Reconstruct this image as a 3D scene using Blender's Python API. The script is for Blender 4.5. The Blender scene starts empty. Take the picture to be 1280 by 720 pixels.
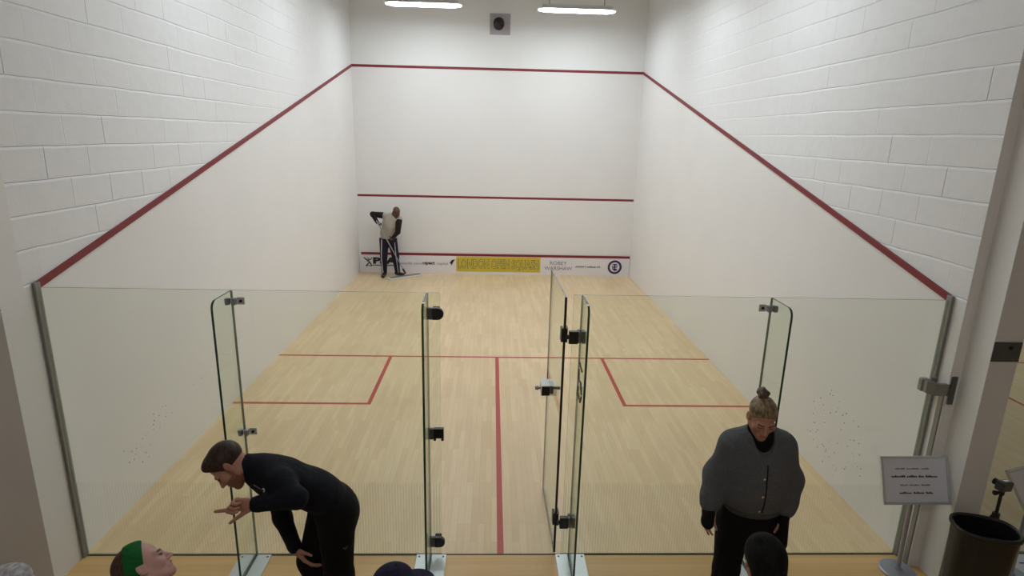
import bpy, bmesh, math, random
import numpy as np
from mathutils import Vector, Matrix
from mathutils.bvhtree import BVHTree
random.seed(7)
SC = bpy.context.scene
COL = SC.collection
PI = math.pi
V = Vector

# ------------------------------------------------------------------ materials
def new_mat(name):
    m = bpy.data.materials.new(name); m.use_nodes = True
    nt = m.node_tree; nt.nodes.clear()
    out = nt.nodes.new('ShaderNodeOutputMaterial')
    return m, nt, out
def N(nt, kind, **kw):
    n = nt.nodes.new(kind)
    for k, v in kw.items():
        if k in n.inputs: n.inputs[k].default_value = v
        else: setattr(n, k, v)
    return n
def mathn(nt, op, a, b=None, c=None, clamp=False):
    n = nt.nodes.new('ShaderNodeMath'); n.operation = op; n.use_clamp = clamp
    for i, x in enumerate((a, b, c)):
        if x is None: continue
        if isinstance(x, (int, float)): n.inputs[i].default_value = x
        else: nt.links.new(x, n.inputs[i])
    return n.outputs[0]
def mixc(nt, fac, a, b, blend='MIX'):
    n = nt.nodes.new('ShaderNodeMix'); n.data_type = 'RGBA'; n.blend_type = blend
    for idx, x in ((0, fac), (6, a), (7, b)):
        if isinstance(x, (int, float)): n.inputs[idx].default_value = x
        elif isinstance(x, tuple): n.inputs[idx].default_value = (*x, 1) if len(x) == 3 else x
        else: nt.links.new(x, n.inputs[idx])
    return n.outputs[2]
def princ(nt, out, color, rough=.6, metal=0., spec=.5):
    p = nt.nodes.new('ShaderNodeBsdfPrincipled')
    if isinstance(color, tuple): p.inputs['Base Color'].default_value = (*color, 1)
    else: nt.links.new(color, p.inputs['Base Color'])
    p.inputs['Roughness'].default_value = rough
    p.inputs['Metallic'].default_value = metal
    p.inputs['Specular IOR Level'].default_value = spec
    nt.links.new(p.outputs[0], out.inputs[0])
    return p
def bump(nt, p, height, strength=.3, dist=.01):
    b = nt.nodes.new('ShaderNodeBump')
    b.inputs['Strength'].default_value = strength; b.inputs['Distance'].default_value = dist
    nt.links.new(height, b.inputs['Height']); nt.links.new(b.outputs[0], p.inputs['Normal'])
def objco(nt):
    return nt.nodes.new('ShaderNodeTexCoord').outputs['Object']
def simple(name, color, rough=.6, metal=0., var=.12, scale=30., bmp=.1, spec=.5):
    m, nt, out = new_mat(name)
    co = objco(nt)
    no = N(nt, 'ShaderNodeTexNoise', Scale=scale, Detail=3.0); nt.links.new(co, no.inputs['Vector'])
    dark = tuple(c * (1 - var) for c in color); lite = tuple(min(1, c * (1 + var)) for c in color)
    p = princ(nt, out, mixc(nt, no.outputs['Fac'], dark, lite), rough, metal, spec)
    if bmp: bump(nt, p, no.outputs['Fac'], bmp, .004)
    return m
def sep(nt, co):
    s = nt.nodes.new('ShaderNodeSeparateXYZ'); nt.links.new(co, s.inputs[0]); return s.outputs
def comb(nt, x, y, z=0.):
    c = nt.nodes.new('ShaderNodeCombineXYZ')
    for i, v in enumerate((x, y, z)):
        if isinstance(v, (int, float)): c.inputs[i].default_value = v
        else: nt.links.new(v, c.inputs[i])
    return c.outputs[0]

def mat_plaster(name, color, marks=None):
    m, nt, out = new_mat(name); co = objco(nt)
    no = N(nt, 'ShaderNodeTexNoise', Scale=1.3, Detail=4.0); nt.links.new(co, no.inputs['Vector'])
    col = mixc(nt, no.outputs['Fac'], tuple(c * .965 for c in color), tuple(min(1, c * 1.03) for c in color))
    if marks:
        # black rubber ball marks scattered in a patch of the wall
        vo = N(nt, 'ShaderNodeTexVoronoi', Scale=21.0); nt.links.new(co, vo.inputs['Vector'])
        n2 = N(nt, 'ShaderNodeTexNoise', Scale=38.0, Detail=2.0); nt.links.new(co, n2.inputs['Vector'])
        spot = mathn(nt, 'LESS_THAN', mathn(nt, 'ADD', vo.outputs['Distance'], mathn(nt, 'MULTIPLY', n2.outputs['Fac'], .25)), .275)
        rnd = sep(nt, vo.outputs['Color'])[0]
        tot = None
        for (cy, cz, ry, rz, amt) in marks:
            s = sep(nt, co)
            dy = mathn(nt, 'DIVIDE', mathn(nt, 'SUBTRACT', s[1], cy), ry)
            dz = mathn(nt, 'DIVIDE', mathn(nt, 'SUBTRACT', s[2], cz), rz)
            d2 = mathn(nt, 'ADD', mathn(nt, 'MULTIPLY', dy, dy), mathn(nt, 'MULTIPLY', dz, dz))
            k = mathn(nt, 'MULTIPLY', mathn(nt, 'SUBTRACT', 1., d2, clamp=True), amt)
            tot = k if tot is None else mathn(nt, 'MAXIMUM', tot, k)
        dens = mathn(nt, 'LESS_THAN', rnd, tot)
        fac = mathn(nt, 'MULTIPLY', mathn(nt, 'MULTIPLY', spot, dens), .8)
        col = mixc(nt, fac, col, (.05, .05, .05))
    p = princ(nt, out, col, .55, 0, .3)
    n3 = N(nt, 'ShaderNodeTexNoise', Scale=60.0, Detail=3.0); nt.links.new(co, n3.inputs['Vector'])
    bump(nt, p, n3.outputs['Fac'], .08, .004)
    return m
def mat_block(name, color):
    """painted concrete blocks: deep bed joints, shallow uneven upright joints, relief fading towards the front to imitate soft light and blur"""
    m, nt, out = new_mat(name); co = objco(nt); s = sep(nt, co)
    wob = N(nt, 'ShaderNodeTexNoise', Scale=2.2, Detail=2.0); nt.links.new(co, wob.inputs['Vector'])
    w = mathn(nt, 'MULTIPLY', mathn(nt, 'SUBTRACT', wob.outputs['Fac'], .5), .022)
    zr = mathn(nt, 'DIVIDE', mathn(nt, 'ADD', mathn(nt, 'SUBTRACT', s[2], 2.835 - .2225 * 12), w), .2225)
    row = mathn(nt, 'FLOOR', zr); fz = mathn(nt, 'FRACT', zr)
    dz = mathn(nt, 'MULTIPLY', mathn(nt, 'SUBTRACT', mathn(nt, 'FRACT', mathn(nt, 'ADD', zr, .5)), .5), .2225)
    yr = mathn(nt, 'ADD', mathn(nt, 'DIVIDE', mathn(nt, 'ADD', mathn(nt, 'ADD', s[1], 9.0 - .06 + .225), w), .45), mathn(nt, 'MULTIPLY', mathn(nt, 'MODULO', row, 2.0), .5))
    cell = mathn(nt, 'FLOOR', mathn(nt, 'ADD', yr, .5)); fy = mathn(nt, 'FRACT', yr)
    dy = mathn(nt, 'MULTIPLY', mathn(nt, 'SUBTRACT', .5, mathn(nt, 'ABSOLUTE', mathn(nt, 'SUBTRACT', fy, .5))), .45)
    hl = mathn(nt, 'MINIMUM', mathn(nt, 'ADD', 1., mathn(nt, 'DIVIDE', dz, .017), clamp=True), mathn(nt, 'SUBTRACT', 1., mathn(nt, 'DIVIDE', dz, .004), clamp=True))
    vl = mathn(nt, 'SUBTRACT', 1., mathn(nt, 'DIVIDE', dy, .007), clamp=True)
    wn = nt.nodes.new('ShaderNodeTexWhiteNoise'); wn.noise_dimensions = '3D'; nt.links.new(comb(nt, cell, row, 3.), wn.inputs['Vector'])
    vs = mathn(nt, 'MULTIPLY_ADD', mathn(nt, 'POWER', wn.outputs['Value'], 2.2), 1.0, .06)
    fade = mathn(nt, 'SUBTRACT', 1.1, mathn(nt, 'DIVIDE', s[1], 7.5), clamp=True)  # flattens the joints towards the front, imitating soft light and blur
    joint = mathn(nt, 'MULTIPLY', mathn(nt, 'MAXIMUM', hl, mathn(nt, 'MULTIPLY', vl, vs)), fade)
    n1 = N(nt, 'ShaderNodeTexNoise', Scale=70.0, Detail=6.0); nt.links.new(co, n1.inputs['Vector'])
    n2 = N(nt, 'ShaderNodeTexNoise', Scale=9.0, Detail=4.0); nt.links.new(co, n2.inputs['Vector'])
    col = mixc(nt, mathn(nt, 'MULTIPLY', mathn(nt, 'SUBTRACT', n2.outputs['Fac'], .45, clamp=True), .5), color, tuple(c * .8 for c in color))
    upright_tone = mathn(nt, 'MULTIPLY', mathn(nt, 'MULTIPLY', vl, vs), .22)  # uneven darker tone along the upright joints
    col = mixc(nt, upright_tone, col, (.3, .3, .32))
    p = princ(nt, out, col, .45, 0, .4)
    h = mathn(nt, 'ADD', mathn(nt, 'MULTIPLY', joint, -1.0), mathn(nt, 'MULTIPLY', n1.outputs['Fac'], .14))
    h = mathn(nt, 'ADD', h, mathn(nt, 'MULTIPLY', n2.outputs['Fac'], .3))
    bump(nt, p, h, .8, .010)
    return m
def mat_wood(name, a, b, along='y', width=.058, length=1.1, rough=.32, swap=.5):
    m, nt, out = new_mat(name); co = objco(nt); s = sep(nt, co)
    u, v = (s[1], s[0]) if along == 'y' else (s[0], s[1])
    u = mathn(nt, 'ADD', u, 30.); v = mathn(nt, 'ADD', v, 30.)
    br = N(nt, 'ShaderNodeTexBrick', Scale=1.0)
    br.offset = .37; br.offset_frequency = 3
    br.inputs['Mortar Size'].default_value = .0008; br.inputs['Mortar Smooth'].default_value = .2
    br.inputs['Brick Width'].default_value = length; br.inputs['Row Height'].default_value = width
    br.inputs['Color1'].default_value = (*a, 1); br.inputs['Color2'].default_value = (*b, 1)
    br.inputs['Mortar'].default_value = (*(c * .72 for c in b), 1)
    nt.links.new(comb(nt, u, v), br.inputs['Vector'])
    gn = N(nt, 'ShaderNodeTexNoise', Scale=1.0, Detail=5.0)
    nt.links.new(comb(nt, mathn(nt, 'MULTIPLY', u, 3.0), mathn(nt, 'MULTIPLY', v, 55.0)), gn.inputs['Vector'])
    pn = N(nt, 'ShaderNodeTexNoise', Scale=.9, Detail=4.0); nt.links.new(co, pn.inputs['Vector'])
    col = mixc(nt, mathn(nt, 'MULTIPLY', gn.outputs['Fac'], .30), br.outputs['Color'], tuple(c * .62 for c in b))
    col = mixc(nt, mathn(nt, 'MULTIPLY', mathn(nt, 'SUBTRACT', pn.outputs['Fac'], .42, clamp=True), 1.3), col, tuple(c * .80 for c in b))
    p = princ(nt, out, col, rough, 0, .35)
    rr = mathn(nt, 'ADD', mathn(nt, 'MULTIPLY', pn.outputs['Fac'], .2), rough - .08)
    nt.links.new(rr, p.inputs['Roughness'])
    return m
def mat_glass(name, tint, film=False):
    m, nt, out = new_mat(name)
    tr = nt.nodes.new('ShaderNodeBsdfTransparent'); tr.inputs[0].default_value = (*tint, 1)
    gl = nt.nodes.new('ShaderNodeBsdfGlossy'); gl.inputs['Roughness'].default_value = .0
    gl.inputs[0].default_value = (1, 1, 1, 1)
    lw = nt.nodes.new('ShaderNodeLayerWeight'); lw.inputs['Blend'].default_value = .5
    fr = mathn(nt, 'MULTIPLY_ADD', mathn(nt, 'POWER', lw.outputs['Facing'], 5.0), .55, .02)
    mx = nt.nodes.new('ShaderNodeMixShader')
    nt.links.new(fr, mx.inputs[0]); nt.links.new(tr.outputs[0], mx.inputs[1]); nt.links.new(gl.outputs[0], mx.inputs[2])
    last = mx.outputs[0]
    # faint haze of cleaning smears / printed vertical lines on the lower part
    df = nt.nodes.new('ShaderNodeBsdfDiffuse'); df.inputs[0].default_value = (.88, .88, .84, 1)
    s = sep(nt, objco(nt))
    if film:
        ph = mathn(nt, 'FRACT', mathn(nt, 'DIVIDE', s[0], .021))
        line = mathn(nt, 'LESS_THAN', ph, .42)
        low = mathn(nt, 'LESS_THAN', s[2], .625)
        fac = mathn(nt, 'MULTIPLY', mathn(nt, 'MULTIPLY', line, low), .075)
        mx2 = nt.nodes.new('ShaderNodeMixShader')
        nt.links.new(fac, mx2.inputs[0]); nt.links.new(last, mx2.inputs[1]); nt.links.new(df.outputs[0], mx2.inputs[2])
        last = mx2.outputs[0]
    nt.links.new(last, out.inputs[0])
    return m
def mat_emit(name, color, strength):
    m, nt, out = new_mat(name)
    e = nt.nodes.new('ShaderNodeEmission'); e.inputs[0].default_value = (*color, 1); e.inputs[1].default_value = strength
    nt.links.new(e.outputs[0], out.inputs[0]); return m
def mat_hair(name, a, b, scale=90.):
    m, nt, out = new_mat(name); co = objco(nt)
    w = N(nt, 'ShaderNodeTexNoise', Scale=scale, Detail=4.0)
    mp = nt.nodes.new('ShaderNodeMapping'); mp.inputs['Scale'].default_value = (1, .35, .35)
    nt.links.new(co, mp.inputs[0]); nt.links.new(mp.outputs[0], w.inputs['Vector'])
    r = N(nt, 'ShaderNodeMapRange'); r.inputs[1].default_value = .35; r.inputs[2].default_value = .65
    nt.links.new(w.outputs['Fac'], r.inputs[0])
    p = princ(nt, out, mixc(nt, r.outputs[0], a, b), .5, 0, .4)
    bump(nt, p, w.outputs['Fac'], .6, .006)
    return m
def mat_cloth(name, color, var=.2, rough=.85, scale=400.):
    m, nt, out = new_mat(name); co = objco(nt)
    n1 = N(nt, 'ShaderNodeTexNoise', Scale=scale, Detail=2.0); nt.links.new(co, n1.inputs['Vector'])
    n2 = N(nt, 'ShaderNodeTexNoise', Scale=9.0, Detail=3.0); n2.inputs['Distortion'].default_value = 1.0
    nt.links.new(co, n2.inputs['Vector'])
    p = princ(nt, out, mixc(nt, n1.outputs['Fac'], tuple(c * (1 - var) for c in color), tuple(c * (1 + var) for c in color)), rough, 0, .2)
    bump(nt, p, n2.outputs['Fac'], .55, .03)
    return m
def mat_skin(name, color):
    m, nt, out = new_mat(name); co = objco(nt)
    n1 = N(nt, 'ShaderNodeTexNoise', Scale=25.0, Detail=3.0); nt.links.new(co, n1.inputs['Vector'])
    p = princ(nt, out, mixc(nt, n1.outputs['Fac'], tuple(c * .9 for c in color), (color[0] * 1.08, color[1] * 1.02, color[2])), .5, 0, .35)
    return m

M = {}
M['plaster'] = mat_plaster('white plaster', (.82, .805, .795))
M['plaster_left'] = mat_plaster('white plaster with ball marks', (.82, .805, .795), [(.80, .42, .45, .36, 1.0), (1.25, .56, .55, .34, .9), (1.9, .65, .85, .36, .75), (3.2, .9, 1.6, .5, .06)])
M['plaster_right'] = mat_plaster('white plaster with ball marks right', (.82, .805, .795), [(1.05, .5, .55, .45, .8), (2.2, .8, 1.2, .5, .06)])
M['plaster_front'] = mat_plaster('white front wall plaster', (.81, .795, .785))
M['plaster_top'] = mat_plaster('white upper wall paint', (.83, .83, .82))
M['block'] = mat_block('white painted blockwork', (.82, .825, .835))
M['pillar'] = mat_plaster('white pillar paint', (.80, .79, .78))
M['shaded_white'] = mat_plaster('white paint toned for shade', (.74, .73, .72))  # white like the pillar, darkened for the ends that court light misses
M['floor'] = mat_wood('pale maple court floor', (.83, .655, .41), (.735, .55, .325), length=.62)
M['floor_front'] = mat_wood('honey hardwood walkway', (.84, .56, .25), (.72, .455, .19), 'x', .07, 1.4, .3)
M['red'] = simple('red line paint', (.205, .012, .021), .5, var=.08, bmp=0)
M['red_floor'] = simple('red floor line paint', (.44, .050, .032), .4, var=.12, bmp=0)
M['ceiling'] = simple('grey ceiling paint', (.42, .40, .37), .8)
M['glass'] = mat_glass('clear tempered glass with printed lines', (.962, .976, .952), True)
M['glass_plain'] = mat_glass('clear tempered glass', (.925, .955, .925))
M['edge'] = simple('dark green glass edge', (.025, .075, .055), .15, var=.2, bmp=0)
M['edge_pale'] = simple('grey green glass edge', (.20, .25, .21), .2, var=.1, bmp=0)
M['edge_black'] = simple('black glass door edge seal', (.012, .012, .012), .3, bmp=0)
M['alu'] = simple('brushed pale aluminium', (.62, .66, .66), .35, .35, var=.06, scale=60)
M['steel'] = simple('grey steel', (.27, .27, .26), .45, .55, var=.1)
M['steel_dark'] = simple('dull dark steel', (.12, .12, .12), .5, .5, var=.1)
M['chrome'] = simple('bright chrome', (.75, .75, .74), .12, 1., var=.03, bmp=0)
M['latch_white'] = simple('white satin latch metal', (.74, .74, .72), .4, var=.04)
M['clip'] = simple('satin grey clip', (.36, .37, .43), .35, .4, var=.05)
M['black'] = simple('black metal', (.010, .010, .011), .38, 0., var=.2)
M['black_plastic'] = simple('black plastic', (.011, .010, .0095), .42, 0., var=.2)
M['gasket'] = simple('dark brown gasket', (.13, .095, .06), .7)
M['banner'] = simple('white banner vinyl', (.78, .745, .77), .5, var=.02, bmp=0)
M['yellow'] = simple('yellow banner vinyl', (.62, .47, .045), .5, var=.08, bmp=0)
M['ink_black'] = simple('black ink', (.014, .012, .016), .6, bmp=0)
M['ink_olive'] = simple('dark olive ink', (.12, .115, .03), .6, bmp=0)
M['ink_yellow'] = simple('pale yellow ink', (.74, .62, .13), .6, bmp=0)
M['ink_grey'] = simple('grey ink', (.26, .245, .28), .6, bmp=0)
M['ink_lilac'] = simple('pale lilac ink', (.50, .44, .58), .6, bmp=0)
M['ink_navy'] = simple('navy ink', (.03, .02, .10), .6, bmp=0)
M['ink_plum'] = simple('plum grey ink', (.17, .13, .19), .6, bmp=0)
M['emit'] = mat_emit('light panel glow', (.88, .955, 1.0), 28.0)
M['emit_fill'] = mat_emit('added gallery fill glow', (.93, .965, 1.0), 12.5)  # glow of the added fill panel over the gallery
M['white_metal'] = simple('white enamelled metal', (.7, .7, .68), .5, var=.04)
M['paper'] = simple('white paper', (.78, .79, .88), .7, var=.02, bmp=0)
M['navy_top'] = mat_cloth('navy black sports top', (.0075, .0085, .014))
M['black_trouser'] = mat_cloth('black trousers', (.0060, .0055, .0065))
M['grey_jacket'] = mat_cloth('mottled charcoal wool jacket', (.112, .115, .124), .5, .9, 160.)
M['grey_rib'] = mat_cloth('charcoal ribbed cuff', (.072, .073, .078), .3, .9, 300.)
M['black_knit'] = mat_cloth('black knit', (.0065, .006, .0075))
M['beige_top'] = mat_cloth('beige vest cloth', (.42, .38, .33), .1)
M['dark_sleeve'] = mat_cloth('black sleeve cloth', (.014, .012, .013))
M['track'] = mat_cloth('dark navy track trousers', (.019, .015, .028))
M['white_cloth'] = mat_cloth('white cloth', (.55, .53, .55), .06)
M['green_band'] = mat_cloth('green towelling', (.012, .125, .030), .2)
M['cap_navy'] = mat_cloth('dark navy cap cloth', (.022, .020, .045), .2)
M['cap_glint'] = mat_cloth('cap cloth with purple glint', (.05, .018, .045), .2)  # purple reflection on the cap, put into the button colour
M['grey_fleece'] = mat_cloth('dark fleece', (.04, .04, .05), .2)
M['maroon'] = mat_cloth('dark shirt', (.03, .02, .022), .2)
M['skin'] = mat_skin('fair ruddy skin', (.46, .235, .165))
M['stubble'] = mat_skin('stubbled skin', (.27, .125, .080))
M['skin_pale'] = mat_skin('pale pink skin', (.60, .36, .31))
M['skin_brown'] = mat_skin('brown skin', (.11, .052, .033))
M['lip'] = mat_skin('lip skin', (.36, .14, .12))
M['lash'] = mat_skin('dark lash line', (.045, .025, .02))
M['brow'] = mat_skin('brow hair', (.12, .065, .04))
M['hair_brown'] = mat_hair('short brown hair', (.020, .010, .006), (.052, .025, .013))
M['hair_blonde'] = mat_hair('dark blonde hair', (.11, .072, .038), (.34, .25, .145))
M['hair_auburn'] = mat_hair('dark auburn hair', (.030, .014, .007), (.085, .040, .020))
M['hair_bun'] = mat_hair('fair brown bun hair', (.05, .026, .016), (.19, .115, .065))
M['hair_black'] = mat_hair('black hair', (.004, .0035, .0035), (.010, .009, .009))
for n_ in M['hair_black'].node_tree.nodes:
    if n_.type == 'BSDF_PRINCIPLED': n_.inputs['Roughness'].default_value = .75; n_.inputs['Specular IOR Level'].default_value = .15
M['hair_grey'] = mat_hair('silver grey hair', (.25, .24, .25), (.5, .48, .48))
M['shoe'] = simple('black shoe rubber', (.012, .012, .013), .6)
M['shoe_red'] = simple('dark red shoe', (.10, .02, .02), .6)
M['bench_wood'] = mat_wood('bench wood', (.40, .25, .12), (.33, .2, .09), 'x', .09, 2.0, .4)
M['mop_pad'] = mat_cloth('off white mop pad', (.62, .60, .55), .1)
M['tripod'] = simple('black tripod metal', (.02, .015, .015), .4)
M['phone'] = simple('dark grey camera body', (.07, .07, .072), .35)

# ------------------------------------------------------------------ object helpers
def tag(o, label=None, cat=None, group=None, kind=None):
    if label: o['label'] = label
    if cat: o['category'] = cat
    if group: o['group'] = group
    if kind: o['kind'] = kind
    return o
def link(o, parent=None):
    COL.objects.link(o)
    if parent is not None:
        o.parent = parent
    return o
def root(name, loc, label, cat, group=None):
    o = bpy.data.objects.new(name, None); o.location = loc; o.empty_display_size = .1
    COL.objects.link(o); return tag(o, label, cat, group)
def wloc(o):
    p = Vector((0, 0, 0))
    while o is not None:
        p = p + o.location; o = o.parent
    return p
def finish(name, bm, mats, parent=None, smooth=False, bevel=0., seg=2, ang=40):
    """bm is in world coordinates; object is placed relative to its parent."""
    if bevel:
        es = [e for e in bm.edges if len(e.link_faces) == 2 and e.calc_face_angle(0) > math.radians(ang)]
        bmesh.ops.bevel(bm, geom=es, offset=bevel, segments=seg, profile=.5, affect='EDGES', clamp_overlap=True)
    bmesh.ops.recalc_face_normals(bm, faces=bm.faces)
    if parent is not None:
        bmesh.ops.translate(bm, verts=bm.verts, vec=-wloc(parent))
    me = bpy.data.meshes.new(name); bm.to_mesh(me); bm.free()
    for m in (mats if isinstance(mats, (list, tuple)) else [mats]):
        me.materials.append(m)
    if smooth:
        for p in me.polygons: p.use_smooth = True
    o = bpy.data.objects.new(name, me)
    return link(o, parent)
def settle(o):
    """give a stand-alone mesh an origin at the centre of its base"""
    me = o.data
    co = np.empty(len(me.vertices) * 3); me.vertices.foreach_get('co', co); co = co.reshape(-1, 3)
    c = (co.min(0) + co.max(0)) / 2; c[2] = co[:, 2].min()
    me.vertices.foreach_set('co', (co - c).ravel()); o.location = c
    return o
def box(bm, lo, hi, mat=0, rot=None, piv=None):
    lo, hi = V(lo), V(hi)
    r = bmesh.ops.create_cube(bm, size=1)
    s = hi - lo; c = (hi + lo) / 2
    for v in r['verts']:
        v.co = V((v.co.x * s.x, v.co.y * s.y, v.co.z * s.z)) + c
        if rot is not None:
            p = V(piv) if piv is not None else c
            v.co = rot @ (v.co - p) + p
    for f in {f for v in r['verts'] for f in v.link_faces}: f.material_index = mat
    return r['verts']
def obox(bm, c, ax, half, mat=0):
    """box with centre c, axes ax (3 vectors), half sizes"""
    r = bmesh.ops.create_cube(bm, size=2)
    ax = [V(a).normalized() for a in ax]
    for v in r['verts']:
        q = v.co.copy(); v.co = V(c) + ax[0] * q.x * half[0] + ax[1] * q.y * half[1] + ax[2] * q.z * half[2]
    for f in {f for v in r['verts'] for f in v.link_faces}: f.material_index = mat
def tube(bm, p0, p1, r0, r1=None, n=16, mat=0):
    p0, p1 = V(p0), V(p1); r1 = r0 if r1 is None else r1
    d = p1 - p0; q = d.to_track_quat('Z', 'Y').to_matrix().to_4x4()
    r = bmesh.ops.create_cone(bm, cap_ends=True, segments=n, radius1=r0, radius2=r1, depth=d.length,
                              matrix=Matrix.Translation((p0 + p1) / 2) @ q)
    for f in {f for v in r['verts'] for f in v.link_faces}: f.material_index = mat
def lathe(bm, base, prof, n=32, mat=0, squash=None):
    rings = []
    for (r, z) in prof:
        ring = []
        for i in range(n):
            a = 2 * PI * i / n
            ring.append(bm.verts.new(V(base) + V((r * math.cos(a), r * math.sin(a), z))))
        rings.append(ring)
    for a, b in zip(rings, rings[1:]):
        for i in range(n):
            bm.faces.new((a[i], a[(i + 1) % n], b[(i + 1) % n], b[i])).material_index = mat
    bm.faces.new(rings[0][::-1]).material_index = mat; bm.faces.new(rings[-1]).material_index = mat
def prism(bm, pts, ext, mat=0):
    a = [bm.verts.new(V(p)) for p in pts]; b = [bm.verts.new(V(p) + V(ext)) for p in pts]
    n = len(a)
    bm.faces.new(a).material_index = mat; bm.faces.new(b[::-1]).material_index = mat
    for i in range(n):
        bm.faces.new((a[i], b[i], b[(i + 1) % n], a[(i + 1) % n])).material_index = mat
def poly(bm, pts, mat=0):
    f = bm.faces.new([bm.verts.new(V(p)) for p in pts]); f.material_index = mat; return f

def text_mesh(name, body, mat, origin, right, up, size, parent, width=None, offset=0., extrude=.0012, lift=0., bold=0.):
    """letters as a mesh; origin = centre of the line, right/up = writing axes"""
    cu = bpy.data.curves.new(name, 'FONT'); cu.body = body; cu.size = size; cu.align_x = 'CENTER'; cu.align_y = 'CENTER'
    cu.extrude = extrude; cu.offset = offset + bold; cu.resolution_u = 3
    o = bpy.data.objects.new(name, cu); COL.objects.link(o)
    bpy.context.view_layer.update()
    dg = bpy.context.evaluated_depsgraph_get()
    me = bpy.data.meshes.new_from_object(o.evaluated_get(dg))
    bpy.data.objects.remove(o, do_unlink=True)
    co = np.empty(len(me.vertices) * 3); me.vertices.foreach_get('co', co); co = co.reshape(-1, 3)
    c = (co.min(0) + co.max(0)) / 2; co[:, :2] -= c[:2]
    if width: co[:, 0] *= width / max(1e-6, (co[:, 0].max() - co[:, 0].min()))
    r = np.array(V(right).normalized()); u = np.array(V(up).normalized()); nn = np.cross(r, u)
    P = np.array(origin) + co[:, :1] * r + co[:, 1:2] * u + (co[:, 2:3] + lift) * nn - np.array(wloc(parent))
    me.vertices.foreach_set('co', P.ravel()); me.update()
    me.materials.clear(); me.materials.append(mat); me.name = name
    ob = bpy.data.objects.new(name, me); return link(ob, parent)

# ------------------------------------------------------------------ signed-distance sculpting
class Sdf:
    def __init__(s): s.p = []
    def add(s, kind, op='u', k=.012, **d):
        d.update(kind=kind, op=op, k=k); s.p.append(d); return s
    def cap(s, p0, p1, r0, r1=None, side=None, flat=1., **kw):
        return s.add('cap', p0=np.array(p0, float), p1=np.array(p1, float), r0=r0, r1=r0 if r1 is None else r1,
                     side=None if side is None else np.array(side, float), flat=flat, **kw)
    def ell(s, c, r, R=None, **kw):
        r = (r, r, r) if isinstance(r, (int, float)) else r
        return s.add('ell', c=np.array(c, float), r=np.array(r, float), R=None if R is None else np.array(R, float), **kw)
    def half(s, p, n, op='i', k=.006):
        n = np.array(n, float); return s.add('half', op=op, k=k, c=np.array(p, float), n=n / np.linalg.norm(n))
    def grp(s, sub, op='u', k=.01): return s.add('grp', op=op, k=k, sub=sub)

def smin(a, b, k):
    if k <= 0: return np.minimum(a, b)
    h = np.maximum(k - np.abs(a - b), 0) / k
    return np.minimum(a, b) - h * h * k * .25
def lower(d, C):
    if d['kind'] == 'cap':
        ba = d['p1'] - d['p0']; L = max(ba @ ba, 1e-12)
        t = np.clip(((C - d['p0']) @ ba) / L, 0, 1)
        return np.linalg.norm(C - d['p0'] - t[:, None] * ba, axis=1) - max(d['r0'], d['r1'])
    if d['kind'] == 'ell': return np.linalg.norm(C - d['c'], axis=1) - d['r'].max()
    if d['kind'] == 'grp': return np.min([lower(q, C) for q in d['sub'].p if q['op'] == 'u'], axis=0)
    return np.full(len(C), -1e9)
def dist(d, P):
    k = d['kind']
    if k == 'cap':
        ba = d['p1'] - d['p0']; L = max(ba @ ba, 1e-12); pa = P - d['p0']
        t = np.clip((pa @ ba) / L, 0, 1); q = pa - t[:, None] * ba; r = d['r0'] + (d['r1'] - d['r0']) * t
        if d['side'] is None: return np.sqrt((q * q).sum(1)) - r
        ax = ba / math.sqrt(L); s = d['side'] - (d['side'] @ ax) * ax; s = s / np.linalg.norm(s); f = np.cross(ax, s)
        qs, qf, qa = q @ s, (q @ f) / d['flat'], q @ ax
        return (np.sqrt(qs * qs + qf * qf + qa * qa) - r) * (.5 + .5 * d['flat'])
    if k == 'ell':
        q = P - d['c']
        if d['R'] is not None: q = q @ d['R']
        k0 = np.sqrt(((q / d['r']) ** 2).sum(1)); k1 = np.sqrt(((q / d['r'] ** 2) ** 2).sum(1))
        return k0 * (k0 - 1) / np.maximum(k1, 1e-9)
    if k == 'half': return (P - d['c']) @ d['n']
    return evals(d['sub'].p, P)
def evals(prims, P):
    f = np.full(len(P), 9.)
    for d in prims:
        g = dist(d, P)
        if d['op'] == 'u': f = smin(f, g, d['k'])
        elif d['op'] == 's': f = -smin(-f, g, d['k'])
        else: f = -smin(-f, -g, d['k'])
    return f
def bounds(prims):
    lo, hi = [], []
    for d in prims:
        if d['op'] != 'u': continue
        if d['kind'] == 'cap':
            r = max(d['r0'], d['r1']); lo += [np.minimum(d['p0'], d['p1']) - r]; hi += [np.maximum(d['p0'], d['p1']) + r]
        elif d['kind'] == 'ell': r = d['r'].max(); lo += [d['c'] - r]; hi += [d['c'] + r]
        elif d['kind'] == 'grp': a, b = bounds(d['sub'].p); lo.append(a); hi.append(b)
    return np.min(lo, 0), np.max(hi, 0)
_E = [(0, 1), (2, 3), (4, 5), (6, 7), (0, 2), (1, 3), (4, 6), (5, 7), (0, 4), (1, 5), (2, 6), (3, 7)]
_C = np.array([(a, b, c) for c in (0, 1) for b in (0, 1) for a in (0, 1)])
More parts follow.
